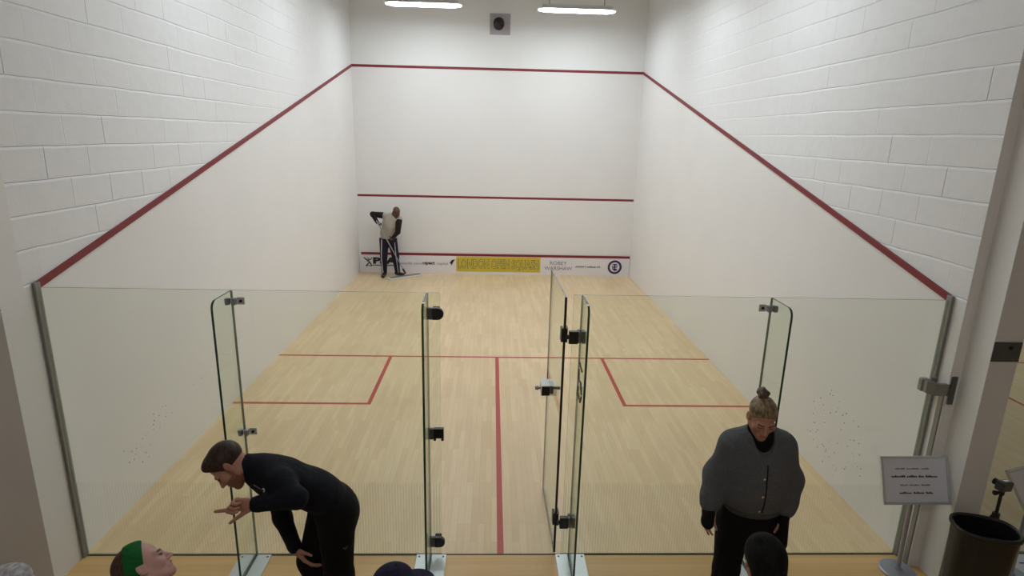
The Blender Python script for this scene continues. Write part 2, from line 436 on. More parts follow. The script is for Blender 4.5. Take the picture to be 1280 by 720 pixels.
def net(sdf, h, smooth=1):
    """surface-net mesh of the sculpted form"""
    B = 12
    lo, hi = bounds(sdf.p); lo = lo - 2 * h; hi = hi + 2 * h
    nb = np.ceil((hi - lo) / (h * B)).astype(int) + 1
    I = np.stack(np.meshgrid(*[np.arange(n) for n in nb], indexing='ij'), -1).reshape(-1, 3)
    C = lo + (I + .5) * B * h; hd = h * B * .5 * math.sqrt(3) + h
    km = max(d['k'] for d in sdf.p); act = np.stack([lower(d, C) < hd + 1.8 * km for d in sdf.p], 1)
    isu = np.array([d['op'] == 'u' for d in sdf.p])
    g = np.stack(np.meshgrid(*[np.arange(B + 1)] * 3, indexing='ij'), -1).reshape(-1, 3)
    S = int(nb.max() * B + 4)
    vid, vco, quads = [], [], []
    key = lambda q: (q[:, 0] * S + q[:, 1]) * S + q[:, 2]
    for b in np.where(act[:, isu].any(1))[0]:
        prims = [d for d, a in zip(sdf.p, act[b]) if a]
        G = g + I[b] * B
        F = evals(prims, lo + G * h).reshape(B + 1, B + 1, B + 1)
        F = np.where(np.abs(F) < 1e-9, 1e-9, F)
        s = F < 0
        if s.all() or not s.any(): continue
        cs = np.stack([F[a:B + a, b2:B + b2, c:B + c] for a, b2, c in _C], -1)
        neg = (cs < 0).sum(-1); sel = np.argwhere((neg > 0) & (neg < 8))
        if len(sel):
            cv = cs[sel[:, 0], sel[:, 1], sel[:, 2]]
            acc = np.zeros((len(sel), 3)); cnt = np.zeros(len(sel))
            for a, b2 in _E:
                va, vb = cv[:, a], cv[:, b2]; x = (va < 0) != (vb < 0)
                t = np.where(x, va / np.where(x, va - vb, 1), 0)
                acc += np.where(x[:, None], _C[a] + t[:, None] * (_C[b2] - _C[a]), 0); cnt += x
            cell = sel + I[b] * B
            vid.append(key(cell + 1)); vco.append(lo + (cell + acc / cnt[:, None]) * h)
        for ax, ring in ((0, [(0, -1, -1), (0, 0, -1), (0, 0, 0), (0, -1, 0)]),
                         (1, [(-1, 0, -1), (-1, 0, 0), (0, 0, 0), (0, 0, -1)]),
                         (2, [(-1, -1, 0), (0, -1, 0), (0, 0, 0), (-1, 0, 0)])):
            s0 = s[:B, :B, :B]; sl = [slice(0, B)] * 3; sl[ax] = slice(1, B + 1); s1 = s[tuple(sl)]
            e = np.argwhere(s0 != s1)
            if not len(e): continue
            fl = s0[e[:, 0], e[:, 1], e[:, 2]]; e = e + I[b] * B
            q = np.stack([key(e + np.array(r) + 1) for r in ring], 1)
            q[~fl] = q[~fl][:, ::-1]; quads.append(q)
    vid = np.concatenate(vid); vco = np.concatenate(vco); quads = np.concatenate(quads)
    o = np.argsort(vid); vid = vid[o]; vco = vco[o]
    qi = np.searchsorted(vid, quads); qi = np.minimum(qi, len(vid) - 1)
    ok = (vid[qi] == quads).all(1); qi = qi[ok]
    for _ in range(smooth):
        acc = np.zeros_like(vco); cnt = np.zeros(len(vco))
        for a, b in ((0, 1), (1, 2), (2, 3), (3, 0)):
            np.add.at(acc, qi[:, a], vco[qi[:, b]]); np.add.at(acc, qi[:, b], vco[qi[:, a]])
            np.add.at(cnt, qi[:, a], 1); np.add.at(cnt, qi[:, b], 1)
        vco = .5 * vco + .5 * acc / np.maximum(cnt, 1)[:, None]
    return vco, qi
def sculpt(name, sdf, h, mats, parent, region=None, smooth=1):
    co, q = net(sdf, h, smooth)
    off = np.array(wloc(parent)) if parent is not None else 0
    me = bpy.data.meshes.new(name)
    me.vertices.add(len(co)); me.vertices.foreach_set('co', (co - off).astype(np.float32).ravel())
    me.loops.add(q.size); me.loops.foreach_set('vertex_index', q.astype(np.int32).ravel())
    me.polygons.add(len(q)); me.polygons.foreach_set('loop_start', np.arange(0, q.size, 4, dtype=np.int32))
    me.polygons.foreach_set('use_smooth', np.ones(len(q), dtype=bool))
    for m in (mats if isinstance(mats, (list, tuple)) else [mats]): me.materials.append(m)
    if region is not None:
        me.polygons.foreach_set('material_index', region(co[q].mean(1)).astype(np.int32))
    me.update(calc_edges=True); me.validate()
    return link(bpy.data.objects.new(name, me), parent)
def bvh_of(o):
    me = o.data; p = wloc(o)
    return BVHTree.FromPolygons([v.co + p for v in me.vertices], [tuple(f.vertices) for f in me.polygons])

# ================================================================== THE COURT
HW, CL, CZ = 3.2, 9.75, 6.7          # half width, length, ceiling height
X2 = 6.755                           # centre of the neighbouring court
def struct(name, bm, mats, **kw):
    return tag(finish(name, bm, mats, **kw), kind='structure')

def grid_plane(bm, xs, ys, fn, place):
    xs, ys = sorted(set(xs)), sorted(set(ys)); vs = {}
    def gv(i, j):
        if (i, j) not in vs: vs[i, j] = bm.verts.new(place(xs[i], ys[j]))
        return vs[i, j]
    for i in range(len(xs) - 1):
        for j in range(len(ys) - 1):
            k = fn((xs[i] + xs[i + 1]) / 2, (ys[j] + ys[j + 1]) / 2)
            if k is None: continue
            bm.faces.new((gv(i, j), gv(i + 1, j), gv(i + 1, j + 1), gv(i, j + 1))).material_index = k
def floor_mat(x, y):
    if y < 0: return 1
    c = 0 if x < 3.4 else X2
    x = abs(x - c)
    if x > HW: return 0
    if 4.255 < y < 4.305: return 2
    if y < 4.255 and x < .026: return 2
    if 2.655 < y < 4.255 and 1.545 < x < 1.595: return 2
    if 2.655 < y < 2.705 and x > 1.545: return 2
    return 0
bm = bmesh.new()
xs = [-4.5, 10.2]
for c in (0, X2): xs += [c + s for s in (-3.2, -1.595, -1.545, -.026, .026, 1.545, 1.595, 3.2)]
grid_plane(bm, xs, [-6.5, 0, 2.655, 2.705, 4.255, 4.305, CL], floor_mat, lambda x, y: (x, y, 0))
struct('floor', bm, [M['floor'], M['floor_front'], M['red_floor']])
bm = bmesh.new(); box(bm, (-4.6, -6.6, CZ), (10.3, 10, CZ + .1)); struct('ceiling', bm, M['ceiling'])

# front wall with its painted red lines
bm = bmesh.new()
def fw(x, z):
    if abs(x) < 3.185 and 1.775 < z < 1.825: return 2
    if 4.57 < z < 4.625 and (abs(x) < HW): return 2
    return 1 if z > 4.6 or abs(x) > HW else 0
grid_plane(bm, [-3.6, -3.2, -3.185, 3.185, 3.2, 10.2], [0, 1.775, 1.825, 4.57, 4.625, CZ], fw, lambda x, z: (x, CL, z))
struct('wall_front', bm, [M['plaster_front'], M['plaster_top'], M['red']])

zl = lambda y: 2.14 + (4.60 - 2.14) * y / CL      # out-of-court line on the side walls
def side_wall(name, X, s, ymin, plast):
    """court face at x = X; s = +1 when the wall body lies towards +x"""
    bm = bmesh.new()
    poly(bm, [(X, 0, 0), (X, CL, 0), (X, CL, zl(CL)), (X, 0, zl(0))], 0)
    poly(bm, [(X, 0, zl(0)), (X, CL, zl(CL)), (X, CL, CZ), (X, 0, CZ)], 1)
    poly(bm, [(X, ymin, 0), (X, 0, 0), (X, 0, zl(0)), (X, ymin, zl(0))], 2)
    poly(bm, [(X, ymin, zl(0)), (X, 0, zl(0)), (X, 0, CZ), (X, ymin, CZ)], 1)
    struct(name, bm, [plast, M['block'], M['pillar']])
side_wall('wall_left', -HW, -1, -.10, M['plaster_left'])
side_wall('wall_right', HW, 1, -.14, M['plaster_right'])
# wall ends (pillars) facing the walkway
bm = bmesh.new(); box(bm, (-4.5, -.31, 0), (-HW, -.10, CZ))
for f in bm.faces: f.material_index = 1 if f.calc_center_median().y < -.3 else 0
struct('wall_left_pillar', bm, [M['pillar'], M['shaded_white']]).name = 'trim_1'
bm = bmesh.new(); prism(bm, [(3.28, -.34, 0), (3.475, -.34, 0), (3.475, -.14, 0), (3.555, -.14, 0), (3.555, 0, 0), (3.202, 0, 0), (3.202, -.1395, 0), (3.28, -.139, 0)], (0, 0, CZ))
bm.normal_update()
for f in bm.faces:
    c = f.calc_center_median(); f.material_index = 1 if (abs(f.normal.y) > .9 and c.y < -.3) or c.x > 3.47 else 0
struct('trim_2', bm, [M['pillar'], M['shaded_white']])
# neighbouring court and hall shell
bm = bmesh.new(); poly(bm, [(3.555, 0, 0), (3.555, CL, 0), (3.555, CL, CZ), (3.555, 0, CZ)]); struct('wall_right_far_side', bm, M['plaster']).name = 'wall_neighbour_left'
bm = bmesh.new(); poly(bm, [(9.955, -6.5, 0), (9.955, CL, 0), (9.955, CL, CZ), (9.955, -6.5, CZ)]); struct('wall_neighbour_right', bm, M['plaster'])
bm = bmesh.new(); poly(bm, [(-4.5, -6.5, 0), (-4.5, -.2, 0), (-4.5, -.2, CZ), (-4.5, -6.5, CZ)]); struct('wall_gallery_left', bm, M['shaded_white'])
bm = bmesh.new(); poly(bm, [(-4.5, -6.5, 0), (10.2, -6.5, 0), (10.2, -6.5, CZ), (-4.5, -6.5, CZ)]); struct('wall_gallery_back', bm, M['shaded_white'])

# raised red out-of-court rails down both side walls
for i, s in enumerate((-1, 1)):
    bm = bmesh.new(); X = s * HW
    prism(bm, [(X, -.0, zl(0) - .028), (X, CL, zl(CL) - .028), (X, CL, zl(CL) + .026), (X, -.0, zl(0) + .026)], (-s * .014, 0, 0))
    struct('trim_%d' % (3 + i), bm, M['red'])
# grey steel channels that hold the back glass to the side walls
for i, s in enumerate((-1, 1)):
    bm = bmesh.new()
    x0, x1 = sorted((s * HW, s * (HW - .022)))
    box(bm, (x0, -.032, 0), (x1, .020, 2.165)); struct('trim_%d' % (5 + i), bm, M['steel'], bevel=.003)
bm = bmesh.new()
box(bm, (3.2, -.105, 0), (3.222, -.06, 2.1)) if False else box(bm, (3.19, -.128, 0), (3.2005, -.085, 1.46))
struct('trim_7', bm, M['steel'], bevel=.002)
# dark gasket along the foot of the glass wall
bm = bmesh.new(); box(bm, (-3.18, -.008, 0), (-.46, .008, .006)); box(bm, (.475, -.008, 0), (3.18, .008, .006)); box(bm, (-.46, -.006, 0), (.475, .006, .003))
struct('trim_8', bm, M['gasket'])

# ------------------------------------------------------------------ glass back wall
GH = 2.13
def edge_faces(bm, thin, idx=1, top=None):
    bm.normal_update()
    for f in bm.faces:
        if abs(f.normal[thin]) < .7:
            f.material_index = idx
            if top is not None and f.normal.z > .7: f.material_index = top
def glass_panel(x0, x1, label):
    bm = bmesh.new(); box(bm, (x0, -.006, .006), (x1, .006, GH)); edge_faces(bm, 1, 1)
    r = root('glass_screen', ((x0 + x1) / 2, 0, .006), label, 'glass panel', 'glass back wall panels')
    finish('pane', bm, [M['glass'], M['edge_pale']], r); return r
gpA = glass_panel(-3.176, -1.8935, 'clear glass back wall panel fixed to the left side wall of the court')
gpB = glass_panel(-1.8865, -.462, 'clear glass back wall panel left of the doorway, carrying three black fittings')
gpC = glass_panel(.478, 1.8865, 'clear glass back wall panel right of the open door, behind the hinges')
gpD = glass_panel(1.8935, 3.176, 'clear glass back wall panel fixed to the right side wall, behind the sign stand')

def fin(x, label, clips, plate):
    r = root('glass_fin', (x, -.155, 0), label, 'glass fin', 'upright glass fins of the back wall')
    D, rr = -.305, .055
    pts = [(x - .0075, -.0075, .015), (x - .0075, D, .015)]
    for i in range(7):
        a = PI - i * PI / 12
        pts.append((x - .0075, D + rr + rr * math.cos(a), GH - rr + rr * math.sin(a)))
    pts.append((x - .0075, -.0075, GH))
    bm = bmesh.new(); prism(bm, pts, (.015, 0, 0)); edge_faces(bm, 0, 1)
    bm.normal_update()
    for f in bm.faces:
        if f.normal.y > .9: f.material_index = 2
    finish('fin_pane', bm, [M['glass_plain'], M['edge'], M['edge_pale']], r)
    bm = bmesh.new(); box(bm, (plate[0], -.50, .0005), (plate[1], -.012, .013)); 
    bp = finish('base_plate', bm, M['alu'], r, bevel=.003)
    bm = bmesh.new(); box(bm, (x - .011, -.5, .0132), (x - .008, -.013, .022)); box(bm, (x + .008, -.5, .0132), (x + .011, -.013, .022))
    finish('channel_lip', bm, M['steel_dark'], bp)
    for sx in (plate[0] + .022, plate[1] - .022):
        bm = bmesh.new(); tube(bm, (sx, -.04, .013), (sx, -.04, .016), .008, n=12); finish('screw', bm, M['steel_dark'], bp)
    for z, s in clips:
        bm = bmesh.new()
        box(bm, (x - .035, -.047, z - .024), (x - .008, -.007, z + .024)); box(bm, (x + .008, -.047, z - .024), (x + .035, -.007, z + .024))
        c = finish('clip', bm, M['clip'], r, bevel=.005)
        bm = bmesh.new(); x0, x1 = sorted((x + s * .036, x + s * .088)); box(bm, (x0, -.0115, z - .026), (x1, -.0065, z + .026)); finish('clip_plate', bm, M['alu'], c, bevel=.002)
        bm = bmesh.new(); tube(bm, (x + s * .062, -.0115, z), (x + s * .062, -.019, z), .010, n=14); finish('bolt', bm, M['black'], c)
    return r
fin(-1.89, 'upright glass fin with grey clips behind the bending man', [(2.055, 1), (1.065, 1)], (-2.01, -1.775))
fin(-.548, 'upright glass fin at the left side of the doorway, black fittings beside it', [], (-.655, -.425))
fin(.538, 'upright glass fin at the right side of the doorway, etched with characters', [], (.432, .66))
fin(1.89, 'upright glass fin with one grey clip behind the standing woman', [(2.055, -1)], (1.775, 2.01))
FR = [o for o in bpy.data.objects if o.name.startswith('glass_fin')]
# etched characters read sideways on the fin right of the doorway
bm = bmesh.new()
for pts in (((-.085, 1.657), (-.212, 1.637)), ((-.079, 1.606), (-.087, 1.53), (-.182, 1.541), (-.233, 1.474)), ((-.073, 1.431), (-.194, 1.401), (-.237, 1.464))):
    for a, b in zip(pts, pts[1:]): tube(bm, (.5295, a[0], a[1]), (.5295, b[0], b[1]), .0055, n=6)
finish('etched_characters', bm, M['ink_olive'], FR[2])['label'] = 'dark sideways characters on the glass'

# black fittings on the free edge left of the doorway
def dshape(bm, c, w, h, t, flip=1, n=10):
    """plate in the xz plane, round towards +x*flip"""
    x, y, z = c; r = h / 2
    pts = [(x, y, z - r), ]
    for i in range(n + 1):
        a = -PI / 2 + PI * i / n
        pts.append((x + flip * (w - r + r * math.cos(a)), y, z + r * math.sin(a)))
    pts.append((x, y, z + r))
    prism(bm, pts, (0, t, 0))
for z in (1.985, .135):
    bm = bmesh.new(); dshape(bm, (-.512, -.036, z), .078, .085, .028); h = finish('door_stop', bm, M['black'], gpB, bevel=.004)
    bm = bmesh.new(); box(bm, (-.540, -.034, z - .042), (-.513, -.0065, z + .042)); finish('stop_plate', bm, M['steel_dark'], h, bevel=.003)
    bm = bmesh.new(); box(bm, (-.512, .0065, z - .042), (-.462, .026, z + .042)); finish('stop_backing', bm, M['black'], h, bevel=.004)
z = 1.06
bm = bmesh.new(); box(bm, (-.512, -.042, z - .03), (-.438, -.0065, z + .046)); box(bm, (-.512, -.042, z - .05), (-.494, -.0065, z - .03)); box(bm, (-.456, -.042, z - .05), (-.438, -.0065, z - .03))
h = finish('lock_keeper', bm, M['black'], gpB, bevel=.003)
bm = bmesh.new(); box(bm, (-.540, -.036, z - .042), (-.513, -.0065, z + .042)); finish('keeper_plate', bm, M['steel_dark'], h, bevel=.003)
# hinge blocks on the panel right of the doorway
for z in (1.825, .312):
    bm = bmesh.new(); box(bm, (.452, -.044, z - .048), (.518, -.0065, z + .046)); h = finish('hinge_block', bm, M['black'], gpC, bevel=.004)
    bm = bmesh.new(); box(bm, (.5185, -.040, z - .044), (.530, -.0065, z + .044)); box(bm, (.546, -.040, z - .044), (.572, -.0065, z + .044)); box(bm, (.5185, .0065, z - .044), (.572, .03, z + .044)); finish('hinge_plate', bm, M['steel'], h, bevel=.004)
    bm = bmesh.new(); tube(bm, (.451, -.026, z), (.433, -.026, z), .017, n=16); finish('hinge_pin', bm, M['black'], h)

# the door leaf, swung open into the court
D0, D1 = V((.424, .012, 0)), V((.408, .885, 0)); dd = (D1 - D0).normalized(); dn = V((dd.y, -dd.x, 0))
rd = root('glass_door', (D0.x, D0.y, .02), 'open glass door swung into the court, with latch box and black hinges', 'glass door')
bm = bmesh.new(); obox(bm, (D0 + D1) / 2 + V((0, 0, 1.065)), (dd, dn, V((0, 0, 1))), ((D1 - D0).length / 2, .006, 1.045))
edge_faces(bm, 0, 1)
bm.normal_update()
for f in bm.faces:
    if abs(f.normal.dot(dn)) > .9: f.material_index = 0
    elif f.normal.y > .9 or f.normal.z < -.9: f.material_index = 2
    else: f.material_index = 1
finish('door_pane', bm, [M['glass_plain'], M['edge_black'], M['edge_pale']], rd)
bm = bmesh.new(); obox(bm, D0 - dd * .006 + V((0, 0, 1.065)), (dd, dn, V((0, 0, 1))), (.0055, .0085, 1.045)); finish('edge_seal', bm, M['edge_black'], rd)
for z in (1.825, .312):
    bm = bmesh.new()
    for s in (-1, 1):
        obox(bm, D0 + dd * .03 + dn * (s * .0145) + V((0, 0, z)), (dd, dn, V((0, 0, 1))), (.034, .008, .052))
    h = finish('hinge_clamp', bm, M['black'], rd, bevel=.004)
P = D0 + dd * .745 + V((0, 0, 1.09))
bm = bmesh.new(); obox(bm, P + V((-.035, 0, 0)), (dd, dn, V((0, 0, 1))), (.072, .036, .044)); lb = finish('latch_box', bm, M['latch_white'], rd, bevel=.004)
bm = bmesh.new(); obox(bm, P + V((-.035, -.0765, 0)), (dd, dn, V((0, 0, 1))), (.004, .034, .041)); finish('latch_face', bm, M['black'], lb, bevel=.002)
bm = bmesh.new(); obox(bm, P + V((.022, 0, 0)), (dd, dn, V((0, 0, 1))), (.05, .012, .038)); finish('latch_backing', bm, M['steel'], lb, bevel=.003)
for s in (-1, 1):
    bm = bmesh.new(); q = P + V((-.035, 0, -.005)) if s < 0 else P + V((.012, 0, -.005))
    tube(bm, q + dn * (s * .030), q + dn * (s * .055), .010, n=14); tube(bm, q + dn * (s * .055), q + dn * (s * .085), .018, .015, n=18)
    finish('knob', bm, M['steel'], lb, smooth=False, bevel=.003)

# steel bracket clamping the right-hand glass edge to the pillar
rb = root('glass_bracket', (3.21, -.1, 1.45), 'grey steel clamp bracket tying the glass edge to the right pillar', 'bracket')
bm = bmesh.new(); box(bm, (3.212, -.153, 1.385), (3.252, -.1405, 1.60)); finish('bracket_plate', bm, M['steel_dark'], rb, bevel=.002)
bm = bmesh.new(); prism(bm, [(3.085, -.05, 1.447), (3.085, -.085, 1.447), (3.115, -.138, 1.447), (3.238, -.1405, 1.447), (3.238, -.119, 1.447), (3.13, -.108, 1.447), (3.12, -.05, 1.447)], (0, 0, .09)); arm = finish('bracket_arm', bm, M['steel'], rb, bevel=.005)
bm = bmesh.new(); box(bm, (3.075, -.05, 1.442), (3.135, -.0065, 1.54)); finish('bracket_jaw', bm, M['steel'], rb, bevel=.008)
bm = bmesh.new(); box(bm, (3.09, -.0535, 1.465), (3.115, -.0505, 1.508)); finish('bracket_slot', bm, M['black'], rb)
bm = bmesh.new(); tube(bm, (3.14, -.066, 1.538), (3.14, -.066, 1.565), .021, n=18); finish('bracket_bolt', bm, M['steel'], arm, bevel=.004)
# metal plate on the end of the right pillar
rp = root('pillar_plate', (3.377, -.345, 1.88), 'dull metal lock plate on the end face of the right pillar', 'metal plate')
bm = bmesh.new(); box(bm, (3.278, -.3475, 1.795), (3.473, -.3405, 1.935)); finish('plate', bm, M['steel_dark'], rp, bevel=.002)
bm = bmesh.new(); tube(bm, (3.395, -.3478, 1.895), (3.395, -.353, 1.895), .014, n=16); finish('lock_cylinder', bm, M['black'], rp)
# neighbouring court: its glass panel and floor notice
bm = bmesh.new(); box(bm, (3.58, -.006, .012), (4.86, .006, GH)); edge_faces(bm, 1, 1)
nb_ = root('glass_screen', (4.22, 0, .012), 'clear glass back wall panel of the neighbouring court beyond the right pillar', 'glass panel')
finish('pane', bm, [M['glass_plain'], M['edge_pale']], nb_)
bm = bmesh.new(); box(bm, (3.56, -.011, 0), (9.9, .011, .012)); struct('trim_9', bm, M['gasket'])
rs = root('floor_notice', (4.2, -.2, 0), 'white notice board lying on the floor at the bottom right corner', 'notice')
bm = bmesh.new(); box(bm, (3.90, -.42, .001), (4.6, -.02, .012)); finish('board', bm, M['paper'], rs, bevel=.002)
text_mesh('notice_letters', "TS", M['ink_black'], (4.19, -.16, .0125), (1, 0, 0), (0, 1, 0), .12, rs, width=.15)

# ------------------------------------------------------------------ tin, banner and its lettering
rt = root('tin_board', (0, 9.72, 0), 'white sponsor banner on the tin along the foot of the front wall', 'sponsor banner')
bm = bmesh.new(); box(bm, (-3.19, 9.715, 0), (3.19, 9.749, .425)); finish('board', bm, M['banner'], rt)
bm = bmesh.new(); box(bm, (-3.15, 9.712, .4255), (3.185, 9.749, .478)); finish('tin_rail', bm, M['red'], rt)['label'] = 'red rail along the top of the tin'
bm = bmesh.new(); box(bm, (-.93, 9.711, .055), (1.06, 9.7148, .415)); yb = finish('yellow_panel', bm, M['yellow'], rt); yb['label'] = 'yellow panel with the event name'
R_, U_ = (1, 0, 0), (0, 0, 1)
def sign(name, s, m, x, z, size, w, par=rt, y=9.7135, **kw): return text_mesh(name, s, M[m], (x, y, z), R_, U_, size, par, width=w, **kw)
sign('event_name_outline', 'LONDON OPEN SQUASH', 'ink_olive', .065, .225, .30, 1.90, yb, 9.7095, bold=.011)
sign('event_name', 'LONDON OPEN SQUASH', 'ink_yellow', .065, .225, .30, 1.87, yb, 9.7075, bold=-.004)
sign('association_letters', 'PSA', 'ink_black', -2.60, .285, .20, .56, bold=.012)
bm = bmesh.new(); box(bm, (-2.90, 9.711, .165), (-2.33, 9.7145, .185)); finish('association_underline', bm, M['ink_black'], rt)
# little racket player figure beside the letters
bm = bmesh.new()
def stroke(bm, pts, r, y=9.7125):
    for a, b in zip(pts, pts[1:]): tube(bm, (a[0], y, a[1]), (b[0], y, b[1]), r, n=6)
stroke(bm, [(-3.09, .36), (-3.02, .29), (-2.96, .25), (-3.05, .15)], .013); stroke(bm, [(-2.96, .25), (-2.91, .15)], .013)
stroke(bm, [(-3.02, .29), (-2.93, .31), (-2.90, .36)], .010); stroke(bm, [(-2.99, .33), (-2.985, .345)], .022)
stroke(bm, [(-3.05, .15), (-2.99, .165), (-2.93, .15)], .009)
finish('player_mark', bm, M['ink_black'], rt)
def squiggle(name, mat, x0, x1, z, h, words, par=rt, y=9.7125, r=.006, seed=1):
    rng = random.Random(seed); tot = sum(words) + (len(words) - 1) * 1.0; u = (x1 - x0) / tot; x = x0
    for w in words:
        n = int(w); bm = bmesh.new()
        for i in range(n):
            a = x + i * u
            zz = [z - h / 2, z + h * rng.choice((.25, .5, .2)), z - h / 2 + rng.random() * h * .3]
            stroke(bm, [(a + u * .1, zz[0]), (a + u * .35, zz[1]), (a + u * .75, zz[2])], r, y)
        x += (w + 1) * u
        finish(name, bm, M[mat], par)
squiggle('lilac_word', 'ink_lilac', -2.26, -1.66, .235, .06, [7, 6], seed=3, r=.009)
sign('sponsor_word', 'aspect', 'ink_black', -1.58, .232, .105, .29, bold=.004)
sign('sponsor_word', 'capital', 'ink_grey', -1.255, .228, .095, .26)
bm = bmesh.new(); prism(bm, [(-1.09, 9.7148, .25), (-1.04, 9.7148, .325), (-.955, 9.7148, .345), (-1.0, 9.7148, .28), (-1.045, 9.7148, .185), (-1.06, 9.7148, .245)], (0, -.004, 0)); finish('bird_mark', bm, M['ink_black'], rt)
sign('sponsor_name', 'ROBEY', 'ink_plum', 1.49, .29, .125, .40)
sign('sponsor_name', 'WARSHAW', 'ink_plum', 1.49, .165, .125, .66)
squiggle('small_word', 'ink_grey', 1.90, 2.49, .215, .045, [8, 1, 8, 3], seed=5, r=.006)
# round navy crest
bm = bmesh.new()
CX, CZ_ = 2.84, .215
def ring(bm, r0, r1, y0, y1, n=40):
    o = []
    for r, y in ((r0, y1), (r1, y1), (r1, y0), (r0, y0)):
        o.append([bm.verts.new((CX + r * math.cos(2 * PI * i / n), y, CZ_ + r * math.sin(2 * PI * i / n))) for i in range(n)])
    for a, b in zip(o, o[1:] + o[:1]):
        for i in range(n): bm.faces.new((a[i], a[(i + 1) % n], b[(i + 1) % n], b[i]))
ring(bm, .118, .168, 9.7148, 9.7105); cr = finish('club_crest', bm, M['ink_navy'], rt)
bm = bmesh.new()
for dz, hw in ((.062, .058), (.0, .04), (-.05, .052)): box(bm, (CX - hw, 9.711, CZ_ + dz - .012), (CX + hw, 9.7147, CZ_ + dz + .012))
box(bm, (CX - .013, 9.711, CZ_ - .10), (CX + .013, 9.7147, CZ_ + .08)); stroke(bm, [(CX - .065, CZ_ + .03), (CX - .03, CZ_ - .06), (CX + .055, CZ_ - .075)], .010); stroke(bm, [(CX + .06, CZ_ + .04), (CX + .03, CZ_ - .01)], .010)
finish('crest_monogram', bm, M['ink_navy'], cr)

# dark round fitting on a pale plate, high on the front wall
rc = root('wall_camera', (.01, 9.74, 5.5), 'dark round camera on a pale square plate high on the front wall', 'camera')
bm = bmesh.new(); box(bm, (-.21, 9.715, 5.30), (.23, 9.7495, 5.72)); finish('mount_plate', bm, M['steel'], rc, bevel=.006).data.materials[0] = simple('pale mauve plate', (.40, .37, .40), .6)
bm = bmesh.new(); 
bmesh.ops.create_uvsphere(bm, u_segments=24, v_segments=14, radius=.125)
for v in bm.verts: v.co = V((v.co.x * .95 - .015, 9.705 + v.co.y * .75, 5.515 + v.co.z * 1.05))
finish('camera_dome', bm, M['black_plastic'], rc, smooth=True)
bm = bmesh.new(); tube(bm, (.045, 9.640, 5.46), (.045, 9.615, 5.46), .032, n=16); finish('lens', bm, simple('maroon lens', (.08, .01, .015), .2), rc)

# ------------------------------------------------------------------ hanging light panels
def light_panel(x0, x1, y, z, label, group='light panels over the court', depth=.36, emit='emit'):
    r = root('hanging_light', ((x0 + x1) / 2, y, z), label, 'light', group)
    bm = bmesh.new(); w = .02
    t = .07
    prism(bm, [(x0, y - depth / 2, z), (x1, y - depth / 2, z), (x1, y + depth / 2, z), (x0, y + depth / 2, z)], (0, 0, .012))
    vs = [v for v in bm.verts]
    prism(bm, [(x0 + .07, y - depth / 2 + .07, z + .0125), (x1 - .07, y - depth / 2 + .07, z + .0125), (x1 - .07, y + depth / 2 - .07, z + .0125), (x0 + .07, y + depth / 2 - .07, z + .0125)], (0, 0, t))
    finish('housing', bm, M['white_metal'], r, bevel=.004)
    bm = bmesh.new()
    # shallow prismatic diffuser with tapered ends
    a = [(x0 + .005, y - .012), (x0 + .005, y + .012), (x0 + .11, y + depth / 2 - .015), (x1 - .11, y + depth / 2 - .015), (x1 - .005, y + .012), (x1 - .005, y - .012), (x1 - .11, y - depth / 2 + .015), (x0 + .11, y - depth / 2 + .015)]
    top = [bm.verts.new((p[0], p[1], z - .001)) for p in a]
    b = [(x0 + .03, y - .01), (x0 + .03, y + .01), (x0 + .14, y + depth / 2 - .05), (x1 - .14, y + depth / 2 - .05), (x1 - .03, y + .01), (x1 - .03, y - .01), (x1 - .14, y - depth / 2 + .05), (x0 + .14, y - depth / 2 + .05)]
    bot = [bm.verts.new((p[0], p[1], z - .018)) for p in b]
    bm.faces.new(top); bm.faces.new(bot[::-1])
    for i in range(8): bm.faces.new((top[i], bot[i], bot[(i + 1) % 8], top[(i + 1) % 8]))
    finish('diffuser', bm, M[emit], r)
    for px in (x0 + .22, x1 - .22):
        bm = bmesh.new(); tube(bm, (px, y, z + .08), (px, y, CZ), .006, n=8); finish('suspension_rod', bm, M['black'], r)
    return r
light_panel(-2.175, -.73, 8.2, 5.555, 'left of the two glowing light panels hanging before the front wall')
light_panel(.71, 2.20, 8.2, 5.53, 'right of the two glowing light panels hanging before the front wall')
light_panel(-2.175, -.73, 5.3, 5.55, 'light panel hanging over the left half of mid court')
light_panel(.71, 2.20, 5.3, 5.55, 'light panel hanging over the right half of mid court')
light_panel(-2.175, -.73, 2.5, 5.55, 'light panel hanging over the left half of the back court')
light_panel(.71, 2.20, 2.5, 5.55, 'light panel hanging over the right half of the back court')
light_panel(5.3, 8.2, 5.0, 5.55, 'unseen light panel added over the middle of the neighbouring court', None)  # out of view, added to light the neighbouring court
light_panel(-1.6, 1.6, -4.9, 5.6, 'unseen fill light panel added over the walkway behind the spectators', None, emit='emit_fill')  # out of view, added to brighten the people from the camera side

